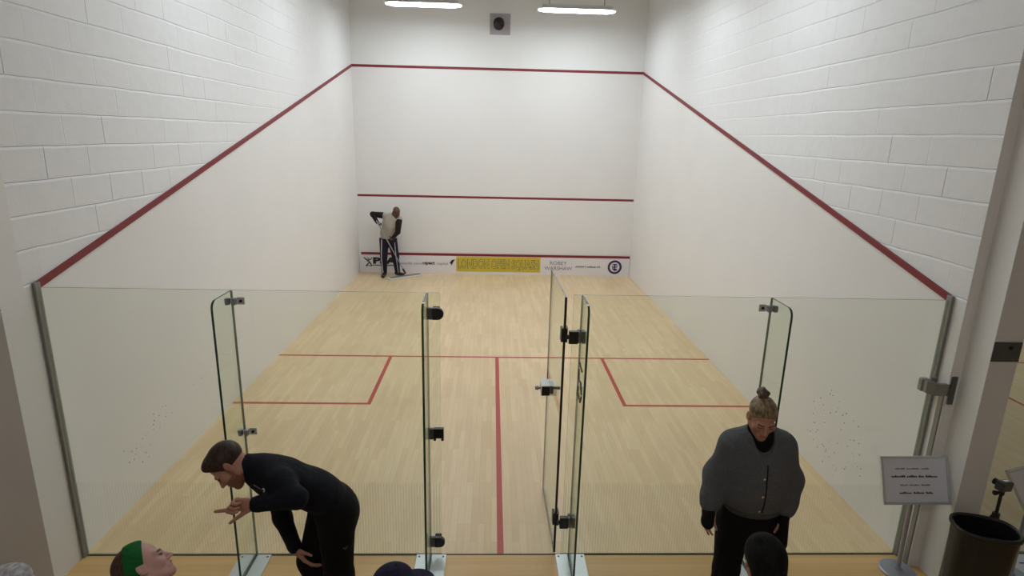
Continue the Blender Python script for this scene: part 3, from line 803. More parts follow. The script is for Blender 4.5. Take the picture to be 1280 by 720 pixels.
# ------------------------------------------------------------------ sign stands, bin, tripod
def sign_stand(base, centre, rt_, up_, w, h, label, lines, pole_top):
    r = root('sign_stand', base, label, 'sign stand')
    bm = bmesh.new(); lathe(bm, base, [(.128, .001), (.128, .012), (.118, .02), (.03, .024), (.022, .05)], 40); finish('base', bm, M['steel'], r, smooth=False).data.materials[0] = M['clip']
    b = V(base); bm = bmesh.new(); tube(bm, b + V((0, 0, .02)), V(pole_top) - V((0, 0, .09)), .0165, n=18); finish('pole', bm, M['clip'], r, smooth=False)
    bm = bmesh.new(); tube(bm, V(pole_top) - V((0, 0, .092)), V(pole_top), .021, .017, n=18); finish('collar', bm, M['black'], r, bevel=.003)
    R = V(rt_).normalized(); U = V(up_); U = (U - R * U.dot(R)).normalized(); Nn = R.cross(U); C = V(centre)
    bm = bmesh.new()
    fwid = .017
    for s in (-1, 1):
        obox(bm, C + R * (s * (w / 2 - fwid / 2)), (R, U, Nn), (fwid / 2, h / 2, .010))
        obox(bm, C + U * (s * (h / 2 - fwid / 2)), (R, U, Nn), (w / 2, fwid / 2, .0101))
    fr = finish('frame', bm, M['alu'], r)
    bm = bmesh.new(); obox(bm, C - Nn * .004, (R, U, Nn), (w / 2 - .004, h / 2 - .004, .004)); finish('paper_sheet', bm, M['paper'], fr)
    rng = random.Random(4)
    for (v, x0, x1, hh, words, bold) in lines:
        x = x0; bm = bmesh.new()
        n = sum(words) + len(words) - 1; u = (x1 - x0) / n
        for wd in words:
            for i in range(wd):
                a = x + i * u; top = hh * rng.choice((.6, 1, .7))
                q = C + R * (a * w) + U * (v * h + top / 2 * 0) + Nn * .0016
                obox(bm, q + U * (top * .5 - hh * .5), (R, U, Nn), (u * w * .36, top * .5, .0012), bold)
            x += (wd + 1) * u
        finish('printed_line', bm, [M['ink_grey'], M['ink_black']], fr)
    bm = bmesh.new(); obox(bm, C - Nn * .016, (R, U, Nn), (.03, .05, .007)); tube(bm, C - Nn * .02, V(pole_top), .012, n=12); finish('tilt_bracket', bm, M['black'], r)
    return r
sign_stand((3.075, -.195, 0), (3.03, -.235, .82), (1, -.01, .012), (.0, .36, .94), .505, .345,
           'grey pole stand holding a white framed notice beside the right pillar',
           [(.24, -.28, .22, .010, [6, 8, 5], 0), (.08, -.34, .34, .014, [8, 6, 3, 7], 1), (-.10, -.22, .22, .010, [5, 7, 6], 0), (-.26, -.24, .26, .013, [7, 6, 4], 1)], (3.062, -.20, .70))
u2 = V((-.22, 0, .33)).normalized(); w2 = V((.33, -.12, .22)).normalized()
w2 = (w2 - u2 * w2.dot(u2)).normalized()
BL = V((3.9, -.25, .57)); C2 = BL + u2 * .2 + w2 * .29
sign_stand((3.926, -.252, 0), tuple(C2), tuple(w2), tuple(u2), .58, .40, 'second sign stand cut off by the right edge of the picture',
           [(.2, -.3, .2, .010, [6, 8, 5], 0), (.04, -.34, .34, .014, [8, 6, 3, 7], 1)], (3.926, -.252, .66))

rbin = root('waste_bin', (3.262, -.63, 0), 'black open waste bin standing against the right pillar', 'bin')
def superring(bm, c, a, b, z, ang, n=40, e=2.7):
    o = []
    for i in range(n):
        t = 2 * PI * i / n; x = a * math.copysign(abs(math.cos(t)) ** (2 / e), math.cos(t)); y = b * math.copysign(abs(math.sin(t)) ** (2 / e), math.sin(t))
        o.append(bm.verts.new((c[0] + x * math.cos(ang) - y * math.sin(ang), c[1] + x * math.sin(ang) + y * math.cos(ang), z)))
    return o
def loft(bm, rings, caps=(True, True)):
    n = len(rings[0])
    for a, b in zip(rings, rings[1:]):
        for i in range(n): bm.faces.new((a[i], a[(i + 1) % n], b[(i + 1) % n], b[i]))
    if caps[0]: bm.faces.new(rings[0][::-1])
    if caps[1]: bm.faces.new(rings[-1])
BC = (3.262, -.628); BA = math.radians(-17)
bm = bmesh.new()
loft(bm, [superring(bm, BC, .150, .105, .004, BA), superring(bm, BC, .188, .138, .70, BA), superring(bm, BC, .176, .126, .70, BA), superring(bm, BC, .142, .097, .02, BA)])
finish('bin_body', bm, M['black_plastic'], rbin, smooth=False)
bm = bmesh.new()
loft(bm, [superring(bm, BC, .1885, .1385, .688, BA), superring(bm, BC, .2, .15, .692, BA), superring(bm, BC, .2, .15, .714, BA), superring(bm, BC, .19, .14, .72, BA), superring(bm, BC, .178, .128, .714, BA), superring(bm, BC, .1765, .1265, .702, BA)], (False, False))
finish('rim', bm, M['black_plastic'], rbin, smooth=True)

rtp = root('camera_tripod', (3.62, -.44, 0), 'black tripod with a small dark camera behind the bin', 'tripod')
tp = V((3.515, -.36, .845)); ft = V((3.615, -.40, 0))
hub = V((3.56, -.38, .62)); tp = V((3.56, -.38, .80))
bm = bmesh.new(); tube(bm, hub, tp, .011, n=14); finish('centre_post', bm, M['tripod'], rtp)
bm = bmesh.new(); tube(bm, hub - V((0, 0, .03)), hub + V((0, 0, .03)), .024, n=16); finish('hub', bm, M['tripod'], rtp, bevel=.003)
for a in (20, 140, 262):
    q = V((math.cos(math.radians(a)), math.sin(math.radians(a)), 0))
    bm = bmesh.new(); e = V((hub.x, hub.y, .004)) + q * (.20 if a == 20 else .17 if a == 262 else .09); tube(bm, hub + q * .02, e, .010, .008, n=12); l = finish('leg', bm, M['tripod'], rtp)
    bm = bmesh.new(); tube(bm, e + V((0, 0, -.003)), e + V((0, 0, .02)), .012, n=12); finish('rubber_foot', bm, M['black'], l)
bm = bmesh.new(); tube(bm, tp, tp + V((0, 0, .03)), .018, n=14); tube(bm, tp + V((0, 0, .02)), tp + V((-.05, -.01, .02)), .010, n=10); tube(bm, tp + V((-.05, -.01, .02)), tp + V((-.066, -.012, .02)), .017, n=12); finish('tilt_head', bm, M['tripod'], rtp)
bm = bmesh.new(); obox(bm, tp + V((.005, .0, .07)), (V((.9, .2, -.08)), V((-.2, .9, 0)), V((.08, 0, 1))), (.05, .03, .036)); cmb = finish('camera_body', bm, M['phone'], rtp, bevel=.01)
bm = bmesh.new(); tube(bm, tp + V((-.01, .03, .072)), tp + V((-.022, .06, .075)), .024, n=18); finish('camera_lens', bm, M['black'], cmb, bevel=.003)
bm = bmesh.new(); obox(bm, tp + V((.01, .0, .1075)), (V((.9, .2, -.08)), V((-.2, .9, 0)), V((.08, 0, 1))), (.025, .012, .0022)); finish('silver_top', bm, M['chrome'], cmb)

# ================================================================== PEOPLE
A = lambda *x: np.array(x, float)
def unit(v): v = np.array(v, float); return v / np.linalg.norm(v)
def frame(fwd, up):
    """columns: right, forward, up"""
    f = unit(fwd); r = unit(np.cross(f, up)); u = np.cross(r, f)
    return np.stack([r, f, u], 1)

class Head:
    def __init__(s, c, fwd, up=(0, 0, 1), scale=1.):
        s.c = A(*c); s.R = frame(fwd, up); s.k = scale
    def w(s, p): return s.c + s.R @ (np.array(p, float) * s.k)
    def loc(s, P): return ((P - s.c) @ s.R) / s.k
    def ell(s, S, c, r, **kw): 
        R = s.R
        if 'tilt' in kw:
            a = kw.pop('tilt'); T = np.array([[1, 0, 0], [0, math.cos(a), -math.sin(a)], [0, math.sin(a), math.cos(a)]]); R = R @ T
        if 'yawt' in kw:
            a = kw.pop('yawt'); T = np.array([[math.cos(a), -math.sin(a), 0], [math.sin(a), math.cos(a), 0], [0, 0, 1]]); R = R @ T
        r = (r, r, r) if isinstance(r, (int, float)) else r
        S.ell(s.w(c), tuple(x * s.k for x in r), R, **kw)
    def cap(s, S, a, b, r0, r1=None, **kw):
        S.cap(s.w(a), s.w(b), r0 * s.k, (r0 if r1 is None else r1) * s.k, **kw)
    def face(s, S, jaw=1., nose=1., neck=None, neck_r=.054):
        s.ell(S, (0, -.018, .036), (.0745, .096, .082))
        s.ell(S, (0, .012, -.03), (.062, .076, .084), k=.02)
        for x in (-1, 1):
            s.cap(S, (x * .05 * jaw, -.005, -.058), (x * .012, .066, -.099), .021, .016, k=.03)
            s.ell(S, (x * .042, .056, -.026), .023, k=.02)
            s.cap(S, (x * .042, .070, .017), (x * .012, .083, .013), .011, k=.014)
        s.ell(S, (0, .071, -.101), .019, k=.02)
        s.ell(S, (0, .076, -.066), (.03, .016, .022), k=.012)
        for x in (-1, 1):
            s.ell(S, (x * .032, .094, -.003), (.018, .015, .011), op='s', k=.012)
            s.ell(S, (x * .032, .0735, -.003), .0130, k=.004)
            s.cap(S, (x * .019, .084, -.0025), (x * .046, .077, -.002), .0042, k=.005)
        s.cap(S, (0, .084, .004), (0, .109 * (.6 + .4 * nose), -.036), .0075, .0115, k=.012)
        for x in (-1, 1): s.ell(S, (x * .0115, .0945, -.041), (.009, .010, .008), k=.006)
        s.cap(S, (-.021, .083, -.0625), (0, .0925, -.0605), .0058, .0068, k=.006); s.cap(S, (.021, .083, -.0625), (0, .0925, -.0605), .0058, .0068, k=.006)
        s.cap(S, (-.019, .083, -.0725), (.019, .083, -.0725), .0075, k=.008)
        s.cap(S, (-.023, .093, -.0672), (.023, .093, -.0672), .0028, op='s', k=.004)
        for x in (-1, 1):
            s.ell(S, (x * .078, -.012, -.006), (.0085, .021, .033), tilt=.2, yawt=x * .35, k=.006)
            s.ell(S, (x * .088, -.008, -.002), (.006, .012, .020), tilt=.2, yawt=x * .35, op='s', k=.006)
        if neck is not None:
            S.cap(s.w((0, -.028, -.055)), neck, neck_r * s.k, neck_r * 1.12 * s.k, k=.035)
    def regions(s, beard=False, closed=False):
        """0 skin 1 lips 2 lashes 3 brows 4 stubble"""
        def fn(C):
            L = s.loc(C); x, y, z = L[:, 0], L[:, 1], L[:, 2]; ax = np.abs(x)
            m = np.zeros(len(C), int); hd = (ax < .09) & (y > -.14) & (y < .14) & (np.abs(z) < .14)
            if beard:
                b = hd & (((z < -.043) & (y > -.005 + .0 * z)) | ((y > -.012) & (y < .022) & (z < .0) & (ax > .05))) & (z > -.135) & ~((ax < .02) & (z > -.052) & (y > .09))
                m[b & ~((ax > .067) & (y < .0))] = 4
            e = hd & (y > .055) & (ax > .017) & (ax < .048)
            m[e & (z > -.0085) & (z < (-.0005 if closed else .0035))] = 2
            br = hd & (y > .055) & (ax > .013) & (ax < .05) & (z > .0135) & (z < .0225 - .06 * np.maximum(ax - .035, 0)); m[br] = 3
            m[hd & (y > .082) & (ax < .022) & (z > -.0795) & (z < -.056)] = 1
            return m
        return fn
    def hairline(s, S, front=(.082, .070), back=(-.085, -.075)):
        """keep only what lies above and behind the plane through hairline and nape"""
        d = np.array([back[0] - front[0], back[1] - front[1]]); n = np.array([-d[1], d[0]]); 
        n = n / np.linalg.norm(n)
        if n @ np.array([1., -1.]) < 0: n = -n
        S.half(s.w((0, front[0], front[1])), s.R @ np.array([0, n[0], n[1]]))

def hand(S, wrist, f, t, side, curls, thumb=(.35, .3), scale=1., spread=.10, rad=.0086):
    """f towards the fingertips, t towards the thumb, side 'L' or 'R'; curls: index..little (radians per joint)"""
    f = unit(f); t = np.array(t, float); t = unit(t - f * (t @ f)); n = np.cross(f, t) if side == 'L' else np.cross(t, f)
    w = np.array(wrist, float); q = scale
    S.cap(w - f * .02 * q, w + f * .03 * q, .026 * q, .030 * q, side=t, flat=.68, k=.015)
    S.cap(w + f * .03 * q + t * .008 * q, w + f * .078 * q + t * .016 * q, .023 * q, .021 * q, side=t, flat=.62, k=.014)
    S.cap(w + f * .03 * q - t * .012 * q, w + f * .072 * q - t * .018 * q, .023 * q, .020 * q, side=t, flat=.62, k=.014)
    ln = ((.043, .026, .021), (.047, .029, .022), (.044, .027, .021), (.034, .021, .019))
    for i, off in enumerate((.030, .0105, -.0095, -.0285)):
        p = w + f * (.088, .091, .088, .080)[i] * q + t * off * q
        a = (1.5 - i) * spread; d = unit(f * math.cos(a) + t * math.sin(a)); r = (rad, rad, rad * .96, rad * .88)[i] * q
        c = curls[i]; c = (c, c * 1.15, c * .8) if isinstance(c, (int, float)) else c; dd, nn = d, n
        for j in range(3):
            dn2 = dd * math.cos(c[j]) + nn * math.sin(c[j]); nn = nn * math.cos(c[j]) - dd * math.sin(c[j]); dd = dn2
            e = p + dd * ln[i][j] * q
            S.cap(p, e, r, r * .92, k=.004 if j else .010); p, r = e, r * .92
    p = w + f * .022 * q + t * .026 * q + n * .006 * q
    d = unit(f * (.75 - thumb[0]) + t * (.45 + thumb[0]) + n * .25)
    e = p + d * .042 * q; S.cap(p, e, .0135 * q, .0105 * q, k=.014)
    d = unit(d + (f * .5 - t * .2) * thumb[1] + n * thumb[1] * .35); e2 = e + d * .033 * q; S.cap(e, e2, .0100 * q, .0092 * q, k=.004)
    d = unit(d + (f * .4 - t * .3) * thumb[1]); S.cap(e2, e2 + d * .025 * q, .0092 * q, .0076 * q, k=.003)

def limbs(S, j, off=0., arms=True, torso=True, legs=True, kk=.03, sleeve=None, chest=1., bulge=0.):
    """body masses from a joint table; off inflates (clothing)"""
    la = A(*j['hipl']) - A(*j['hipr']); ls = A(*j['shl']) - A(*j['shr'])
    b = j.get('build', 1.)
    P, W, C, NB = [A(*j[k]) for k in ('pelvis', 'waist', 'chest', 'nb')]
    if torso:
        S.cap(P, W, .158 * b + off, .142 * b + off + bulge, side=la, flat=.68, k=kk)
        S.cap(W, C, .142 * b + off + bulge, .165 * b * chest + off, side=la + ls, flat=.70, k=kk)
        U = C + (NB - C) * .62
        S.cap(C, U, .165 * b * chest + off, .13 * b + off, side=ls, flat=.70, k=kk)
        S.cap(U, NB, .10 * b + off, .062 * b + off * .8, side=ls, flat=.85, k=.05)
        for k in ('shl', 'shr'): S.cap(U + (NB - U) * .45, A(*j[k]), .060 * b + off, .056 * b + off, k=.045)
    if arms:
        for s in 'lr':
            sh, el, wr = [A(*j[k + s]) for k in ('sh', 'el', 'wr')]
            S.cap(sh, el, .053 * b + off, .041 * b + off, k=.03); S.cap(el, wr, .042 * b + off, .027 * b + off * (1 if sleeve is None else sleeve), k=.02)
    if legs:
        for s in 'lr':
            hp, kn, an = [A(*j[k + s]) for k in ('hip', 'kn', 'an')]
            S.cap(hp, kn, .092 * b + off, .058 * b + off, k=.05); S.cap(kn, an, .058 * b + off, .036 * b + off, k=.03)
            S.ell(kn + (an - kn) * .28 + unit(A(*j['back'])) * .02, (.045 * b + off, .045 * b + off, .11), k=.03) if 'back' in j and off < .02 else None
def feet(S, j, off=0.):
    for s in 'lr':
        an, to = A(*j['an' + s]), A(*j['toe' + s])
        S.cap((an[0], an[1], .05), (to[0], to[1], .035), .042 + off, .034 + off, side=np.cross(to - an, (0, 0, 1)), flat=.8, k=.02)
        S.cap(an, (an[0], an[1], .05), .038 + off, .04 + off, k=.02)
def shoes(j, mat, parent):
    for s in 'lr':
        S = Sdf(); an, to = A(*j['an' + s]), A(*j['toe' + s]); d = unit(A(to[0] - an[0], to[1] - an[1], 0))
        S.cap(A(an[0], an[1], .052) - d * .03, (to[0], to[1], .040), .047, .042, side=np.cross(d, (0, 0, 1)), flat=.9, k=.02)
        S.cap((an[0], an[1], .06), (an[0], an[1], .10), .05, .048, k=.02)
        S.half((0, 0, .004), (0, 0, -1)); sculpt('shoe', S, .006, mat, parent)

def on_surface(bvh, p, d):
    h = bvh.ray_cast(V(p) - V(d).normalized() * .5, V(d).normalized(), 1.2)
    return h[0], h[1]
def dot_on(name, bvh, p, d, r, th, mat, parent):
    c, n = on_surface(bvh, p, d)
    if c is None: return
    bm = bmesh.new(); tube(bm, c - n * .002, c + n * th, r, n=14); return finish(name, bm, mat, parent)
def ribbon_on(name, bvh, pts, d, r, mat, parent, lift=.002):
    q = []
    for p in pts:
        c, n = on_surface(bvh, p, d)
        if c is not None: q.append(c + n * lift)
    bm = bmesh.new()
    for a, b in zip(q, q[1:]):
        if (b - a).length > 1e-4: tube(bm, a, b, r, n=6)
    bmesh.ops.remove_doubles(bm, verts=bm.verts, dist=1e-5)
    return finish(name, bm, mat, parent)

# ---------------------------------------------------------------- the man bending over
j = dict(nb=(-1.437, -.90, 1.300), chest=(-1.318, -.868, 1.215), waist=(-1.150, -.785, 1.085), pelvis=(-1.06, -.73, .965),
         shl=(-1.275, -1.02, 1.290), ell=(-1.145, -1.125, 1.262), wrl=(-1.385, -1.125, 1.222),
         shr=(-1.430, -.73, 1.150), elr=(-1.385, -.735, .86), wrr=(-1.322, -.728, .625),
         hipl=(-1.035, -.81, .945), hipr=(-1.115, -.65, .915), knl=(-1.035, -.81, .50), knr=(-1.245, -.665, .50),
         anl=(-1.00, -.82, .09), anr=(-1.14, -.66, .09), toel=(-1.18, -.86, .04), toer=(-1.33, -.69, .04), build=.98)
man = root('person', (-1.10, -.76, 0), 'man in black tracksuit bending over left of the doorway, pointing with one finger', 'person')
H = Head((-1.570, -.965, 1.368), (-.50, -.33, -.80), (-.80, -.08, .56), 1.06)
B = Sdf(); limbs(B, j); feet(B, j)
H.face(B, jaw=1.06, neck=A(*j['nb']) + A(.02, .0, -.01), neck_r=.056)
hand(B, j['wrl'], (-1, -.06, .06), (-.10, 0, -.95), 'L', [.04, (1.25, 1.5, .9), (1.3, 1.55, .9), (1.35, 1.55, .9)], thumb=(.05, .0), scale=1.10, spread=.06, rad=.0102)
hand(B, j['wrr'], (.62, -.30, -.62), (.5, -.75, .35), 'R', [.30, .32, .34, .36], thumb=(.2, .3), scale=1.06, spread=.12, rad=.0098)
sculpt('body', B, .0042, [M['skin'], M['lip'], M['lash'], M['brow'], M['stubble']], man, H.regions(beard=True))
S = Sdf()
H.ell(S, (0, -.020, .038), (.0795, .099, .086), k=.01); H.ell(S, (0, .035, .088), (.055, .045, .033), k=.02); H.cap(S, (-.03, .060, .088), (.03, .060, .088), .014, k=.02)
for x in (-1, 1): H.ell(S, (x * .068, .012, .004), (.012, .014, .03), k=.012)
H.hairline(S, (.084, .078), (-.072, -.085))
for x in (-1, 1): H.ell(S, (x * .088, -.012, -.012), (.02, .026, .036), op='s', k=.006)
sculpt('short_hair', S, .004, M['hair_brown'], man)
# zip-neck top
T = Sdf(); limbs(T, j, off=.014, arms=False, legs=False, kk=.05, bulge=.012)
T.half(A(*j['pelvis']) + (A(*j['waist']) - A(*j['pelvis'])) * .05, A(*j['pelvis']) - A(*j['waist']), k=.012)
S = Sdf(); S.grp(T)
for s in 'lr':
    sh, el, wr = [A(*j[k + s]) for k in ('sh', 'el', 'wr')]; e = el + (wr - el) * .88
    S.cap(sh, el, .070, .054, k=.05); S.cap(el, e, .055, .043, k=.03); S.cap(el + (wr - el) * .86, el + (wr - el) * .95, .044, .041, k=.008)
S.cap(A(*j['nb']) + A(.02, .005, -.01), H.w((0, -.034, -.078)), .073, .068, k=.03)
for s in 'lr':
    wr, el = A(*j['wr' + s]), A(*j['el' + s]); d = unit(wr - el); S.cap(wr - d * .02, wr + d * .1, .033, .033, op='s', k=.006)
S.cap(A(*j['nb']) + (H.w((0, -.034, -.078)) - A(*j['nb'])) * .6, H.w((0, -.03, .0)), .057, .060, op='s', k=.006)
top = sculpt('zip_neck_top', S, .005, M['navy_top'], man)
L = Sdf(); limbs(L, j, off=.030, arms=False, torso=False)
L.cap(A(*j['pelvis']), A(*j['pelvis']) + (A(*j['waist']) - A(*j['pelvis'])) * .25, .170, .160, side=A(*j['hipl']) - A(*j['hipr']), flat=.72, k=.06)
for s in 'lr': L.cap(A(*j['kn' + s]), A(*j['an' + s]) + A(0, 0, -.02), .080, .066, k=.04)
L.half((0, 0, .05), (0, 0, -1))
tr = sculpt('trousers', L, .006, M['black_trouser'], man)
shoes(j, M['shoe'], man)
bv = bvh_of(top)
for a in range(5):
    dot_on('logo_stitch', bv, (-1.415 + a * .010, -1.0, 1.262 - a * .005), (0, 1, -.55), .0032, .001, M['alu'], top)
ribbon_on('chest_logo', bv, [(-1.352, -1., 1.245), (-1.343, -1, 1.252), (-1.334, -1., 1.245), (-1.336, -1, 1.234), (-1.348, -1, 1.230)], (0, 1, -.5), .0032, M['white_metal'], top)
bt = bvh_of(tr)
ribbon_on('hip_logo', bt, [(-.975, -1.2, .80), (-.965, -1.2, .785), (-.955, -1.2, .80)], (0, 1, -.1), .003, M['steel_dark'], tr)

# ---------------------------------------------------------------- the woman standing at the right
j = dict(nb=(1.588, -.69, 1.432), chest=(1.597, -.69, 1.235), waist=(1.605, -.68, 1.02), pelvis=(1.603, -.68, .875),
         shl=(1.742, -.675, 1.338), ell=(1.845, -.65, 1.09), wrl=(1.785, -.755, .895), shr=(1.435, -.685, 1.352), elr=(1.362, -.66, 1.13), wrr=(1.297, -.745, .925),
         hipl=(1.690, -.68, .84), hipr=(1.500, -.68, .84), knl=(1.735, -.70, .46), knr=(1.478, -.71, .46), anl=(1.75, -.67, .09), anr=(1.46, -.68, .09),
         toel=(1.79, -.85, .04), toer=(1.46, -.86, .04), build=.90)
wom = root('person', (1.61, -.68, 0), 'woman with fair bun, charcoal bomber jacket and black trousers, standing and looking down', 'person')
H = Head((1.560, -.748, 1.573), (-.12, -.91, -.36), (-.02, -.36, .93), 1.0)
B = Sdf(); limbs(B, j); feet(B, j); H.face(B, jaw=.92, nose=.9, neck=j['nb'], neck_r=.046)
hand(B, j['wrr'], (-.12, -.05, -1), (.35, -.9, 0), 'R', [.28, .22, .26, .32], thumb=(.0, .2), scale=.95, spread=.1)
hand(B, j['wrl'], (-.10, -.12, -1), (-.5, -.8, 0), 'L', [.5, .5, .55, .6], thumb=(.0, .3), scale=.95)
sculpt('body', B, .0042, [M['skin'], M['lip'], M['lash'], M['brow'], M['skin']], wom, H.regions(closed=True))
S = Sdf(); H.ell(S, (0, -.022, .040), (.0795, .099, .0855)); H.hairline(S, (.083, .074), (-.075, -.075))
for x in (-1, 1): H.ell(S, (x * .088, -.010, -.012), (.02, .024, .036), op='s', k=.006)
hr = sculpt('pulled_back_hair', S, .004, M['hair_blonde'], wom)
S = Sdf(); H.ell(S, (.012, -.075, .132), (.030, .030, .022)); 
for a in range(7):
    t = a * 2 * PI / 7; H.ell(S, (.012 + .026 * math.cos(t), -.077 + .026 * math.sin(t), .136 + .006 * math.sin(3 * t)), (.015, .015, .014), k=.006)
H.ell(S, (.012, -.077, .155), (.016, .016, .012), k=.008); H.ell(S, (.008, -.062, .112), (.03, .03, .022), k=.012)
sculpt('hair_bun', S, .0035, M['hair_bun'], hr)
# black roll-neck under the jacket, with long cuffs over the hands
S = Sdf(); limbs(S, j, off=.006, arms=False, legs=False)
S.cap(A(*j['nb']) + A(0, -.005, -.03), H.w((0, -.032, -.088)), .062, .058, k=.02)
S.cap(H.w((0, -.032, -.088)), H.w((0, -.03, .0)), .049, .05, op='s', k=.004)
for s, kx, hf, ht in (('r', .075, (-.12, -.05, -1), (.35, -.9, 0)), ('l', .165, (-.10, -.12, -1), (-.5, -.8, 0))):
    wr, el = A(*j['wr' + s]), A(*j['el' + s]); d = unit(wr - el); hf, ht = unit(hf), unit(ht); S.cap(wr - d * .09, wr, .040, .044, side=ht, flat=.8, k=.01); S.cap(wr + ht * .008, wr + hf * kx + ht * .012 + (A(0, -.02, 0) if s == 'l' else 0), .045, .054 if s == 'l' else .047, side=ht, flat=.74, k=.012)
sculpt('roll_neck_top', S, .005, M['black_knit'], wom)
# bomber jacket
T = Sdf(); lat = A(*j['shl']) - A(*j['shr'])
T.cap((1.603, -.69, .965), (1.603, -.70, 1.08), .180, .204, side=lat, flat=.78, k=.05)
T.cap((1.603, -.70, 1.08), (1.597, -.695, 1.24), .204, .204, side=lat, flat=.74, k=.05)
T.cap((1.597, -.695, 1.24), (1.592, -.69, 1.34), .204, .165, side=lat, flat=.68, k=.05)
for s in 'lr': T.cap(A(*j['nb']) + A(0, 0, -.055), A(*j['sh' + s]) + A(0, 0, .004), .074, .076, k=.05)
T.half((1.6, -.7, .945), (0, 0, -1), k=.02)
S = Sdf(); S.grp(T)
for s in 'lr':
    sh, el, wr = [A(*j[k + s]) for k in ('sh', 'el', 'wr')]; e = el + (wr - el) * .80
    S.cap(sh, el, .080, .074, k=.075); S.cap(el, e, .075, .064, k=.07); S.ell(el + (wr - el) * .58, .071, k=.03)
    S.cap(el + (wr - el) * .84, el + (wr - el) * .93, .046, .043, k=.01)
    d = unit(wr - el); S.cap(el + (wr - el) * .9, wr + d * .12, .036, .036, op='s', k=.006)
nk = A(*j['nb'])
S.cap(nk + A(0, .0, -.07), nk + A(-.02, -.06, .22), .072, .085, op='s', k=.015)
S.cap(nk + A(-.005, -.07, .0), nk + A(-.012, -.165, -.06), .062, .040, op='s', k=.02); S.cap(nk + A(-.012, -.165, -.06), nk + A(-.016, -.19, -.165), .034, .010, op='s', k=.02)
for s in (-1, 1): S.cap((1.60 + s * .135, -.86, 1.10), (1.60 + s * .115, -.86, 1.015), .006, op='s', k=.02)
jk = sculpt('bomber_jacket', S, .005, M['grey_jacket'], wom)
S = Sdf(); S.cap((1.603, -.69, .92), (1.603, -.69, .985), .186, .193, side=lat, flat=.78, k=.01); S.half((1.6, -.7, .915), (0, 0, -1), k=.012); S.half((1.6, -.7, .992), (0, 0, 1), k=.012)
sculpt('ribbed_hem', S, .005, M['grey_rib'], jk)
bv = bvh_of(jk)
ribbon_on('front_seam', bv, [(1.588, -1.2, 1.30 - .02 * i) for i in range(17)], (0, 1, 0), .0035, M['black_knit'], jk)
for z in (1.215, 1.10, .99): dot_on('snap_button', bv, (1.572, -1.2, z), (0, 1, 0), .0075, .004, M['chrome'], jk)
L = Sdf(); limbs(L, j, off=.020, arms=False, torso=False, kk=.02)
L.cap((1.603, -.68, .86), (1.603, -.68, .96), .182, .17, side=lat, flat=.72, k=.05)
for s in 'lr': L.cap(A(*j['hip' + s]) + A(0, 0, -.05), A(*j['kn' + s]), .108, .078, k=.03); L.cap(A(*j['kn' + s]), A(*j['an' + s]) + A(0, 0, -.02), .078, .078, k=.03)
L.half((0, 0, .04), (0, 0, -1)); sculpt('wide_trousers', L, .006, M['black_trouser'], wom)
shoes(j, M['shoe'], wom)

# ---------------------------------------------------------------- the court sweeper
j = dict(nb=(-2.335, 9.28, 1.385), chest=(-2.385, 9.31, 1.21), waist=(-2.45, 9.36, 1.0), pelvis=(-2.455, 9.38, .87),
         shr=(-2.535, 9.36, 1.395), elr=(-2.775, 9.33, 1.425), wrr=(-2.640, 9.19, 1.245), shl=(-2.175, 9.24, 1.335), ell=(-2.195, 9.16, 1.06), wrl=(-2.300, 9.085, .935),
         hipr=(-2.545, 9.39, .85), hipl=(-2.360, 9.37, .85), knr=(-2.555, 9.33, .47), knl=(-2.295, 9.36, .47), anr=(-2.56, 9.36, .09), anl=(-2.27, 9.44, .09),
         toer=(-2.555, 9.15, .04), toel=(-2.14, 9.36, .04), build=.93)
swp = root('person', (-2.42, 9.38, 0), 'bald man in light vest and dark track trousers pushing a mop by the front wall', 'person')
H = Head((-2.222, 9.20, 1.490), (.45, -.70, -.55), (.28, -.38, .88), 1.0)
B = Sdf(); limbs(B, j); feet(B, j); H.face(B, neck=j['nb'])
s0, s1 = A(-2.605, 9.105, 1.225), A(-2.083, 9.36, .075); sd = unit(s1 - s0)
for w_, s in (('wrr', 'R'), ('wrl', 'L')):
    p = A(*j[w_]); t = -sd; q = s0 + sd * ((p - s0) @ sd); f = unit(q - p + A(.02, 0, -.03)); hand(B, p, f, t, s, [1.1] * 4, thumb=(.1, .9))
sculpt('body', B, .006, [M['skin_brown'], M['skin_brown'], M['lash'], M['lash'], M['skin_brown']], swp, H.regions())
S = Sdf(); limbs(S, j, off=.022, arms=False, legs=False, kk=.05, bulge=.01)
S.half(A(*j['pelvis']) + A(0, 0, .0), (0, .0, -1), k=.01)
vest = sculpt('vest', S, .007, M['beige_top'], swp)
S = Sdf()
for s in 'lr':
    sh, el, wr = [A(*j[k + s]) for k in ('sh', 'el', 'wr')]; S.cap(sh + (el - sh) * .05, el, .074, .058, k=.03); S.cap(el, el + (wr - el) * .9, .056, .040, k=.02)
S.cap(A(*j['nb']), H.w((0, -.03, -.07)), .064, .062)
sculpt('dark_sleeves', S, .007, M['dark_sleeve'], swp)
L = Sdf(); limbs(L, j, off=.026, arms=False, torso=False); L.cap(j['pelvis'], j['waist'], .165, .150, side=(1, -.1, 0), flat=.7, k=.05)
L.half((0, 0, .88), (0, 0, 1)); L.half((0, 0, .06), (0, 0, -1)); tr = sculpt('track_trousers', L, .007, M['track'], swp)
bt = bvh_of(tr)
ribbon_on('side_stripe', bt, [(-2.60 - .012 * math.sin(i / 16 * PI), 8.9, .86 - .048 * i) for i in range(17)], (.05, 1, 0), .011, M['white_cloth'], tr)
ribbon_on('side_stripe', bt, [(-2.275 + .055 * (i / 16), 8.9, .80 - .045 * i) for i in range(17)], (-.05, 1, 0), .008, M['white_cloth'], tr)
shoes(j, M['shoe'], swp)
mop = root('floor_mop', (-2.06, 9.26, 0), 'wide flat floor mop with a long pale handle held by the sweeper', 'mop')
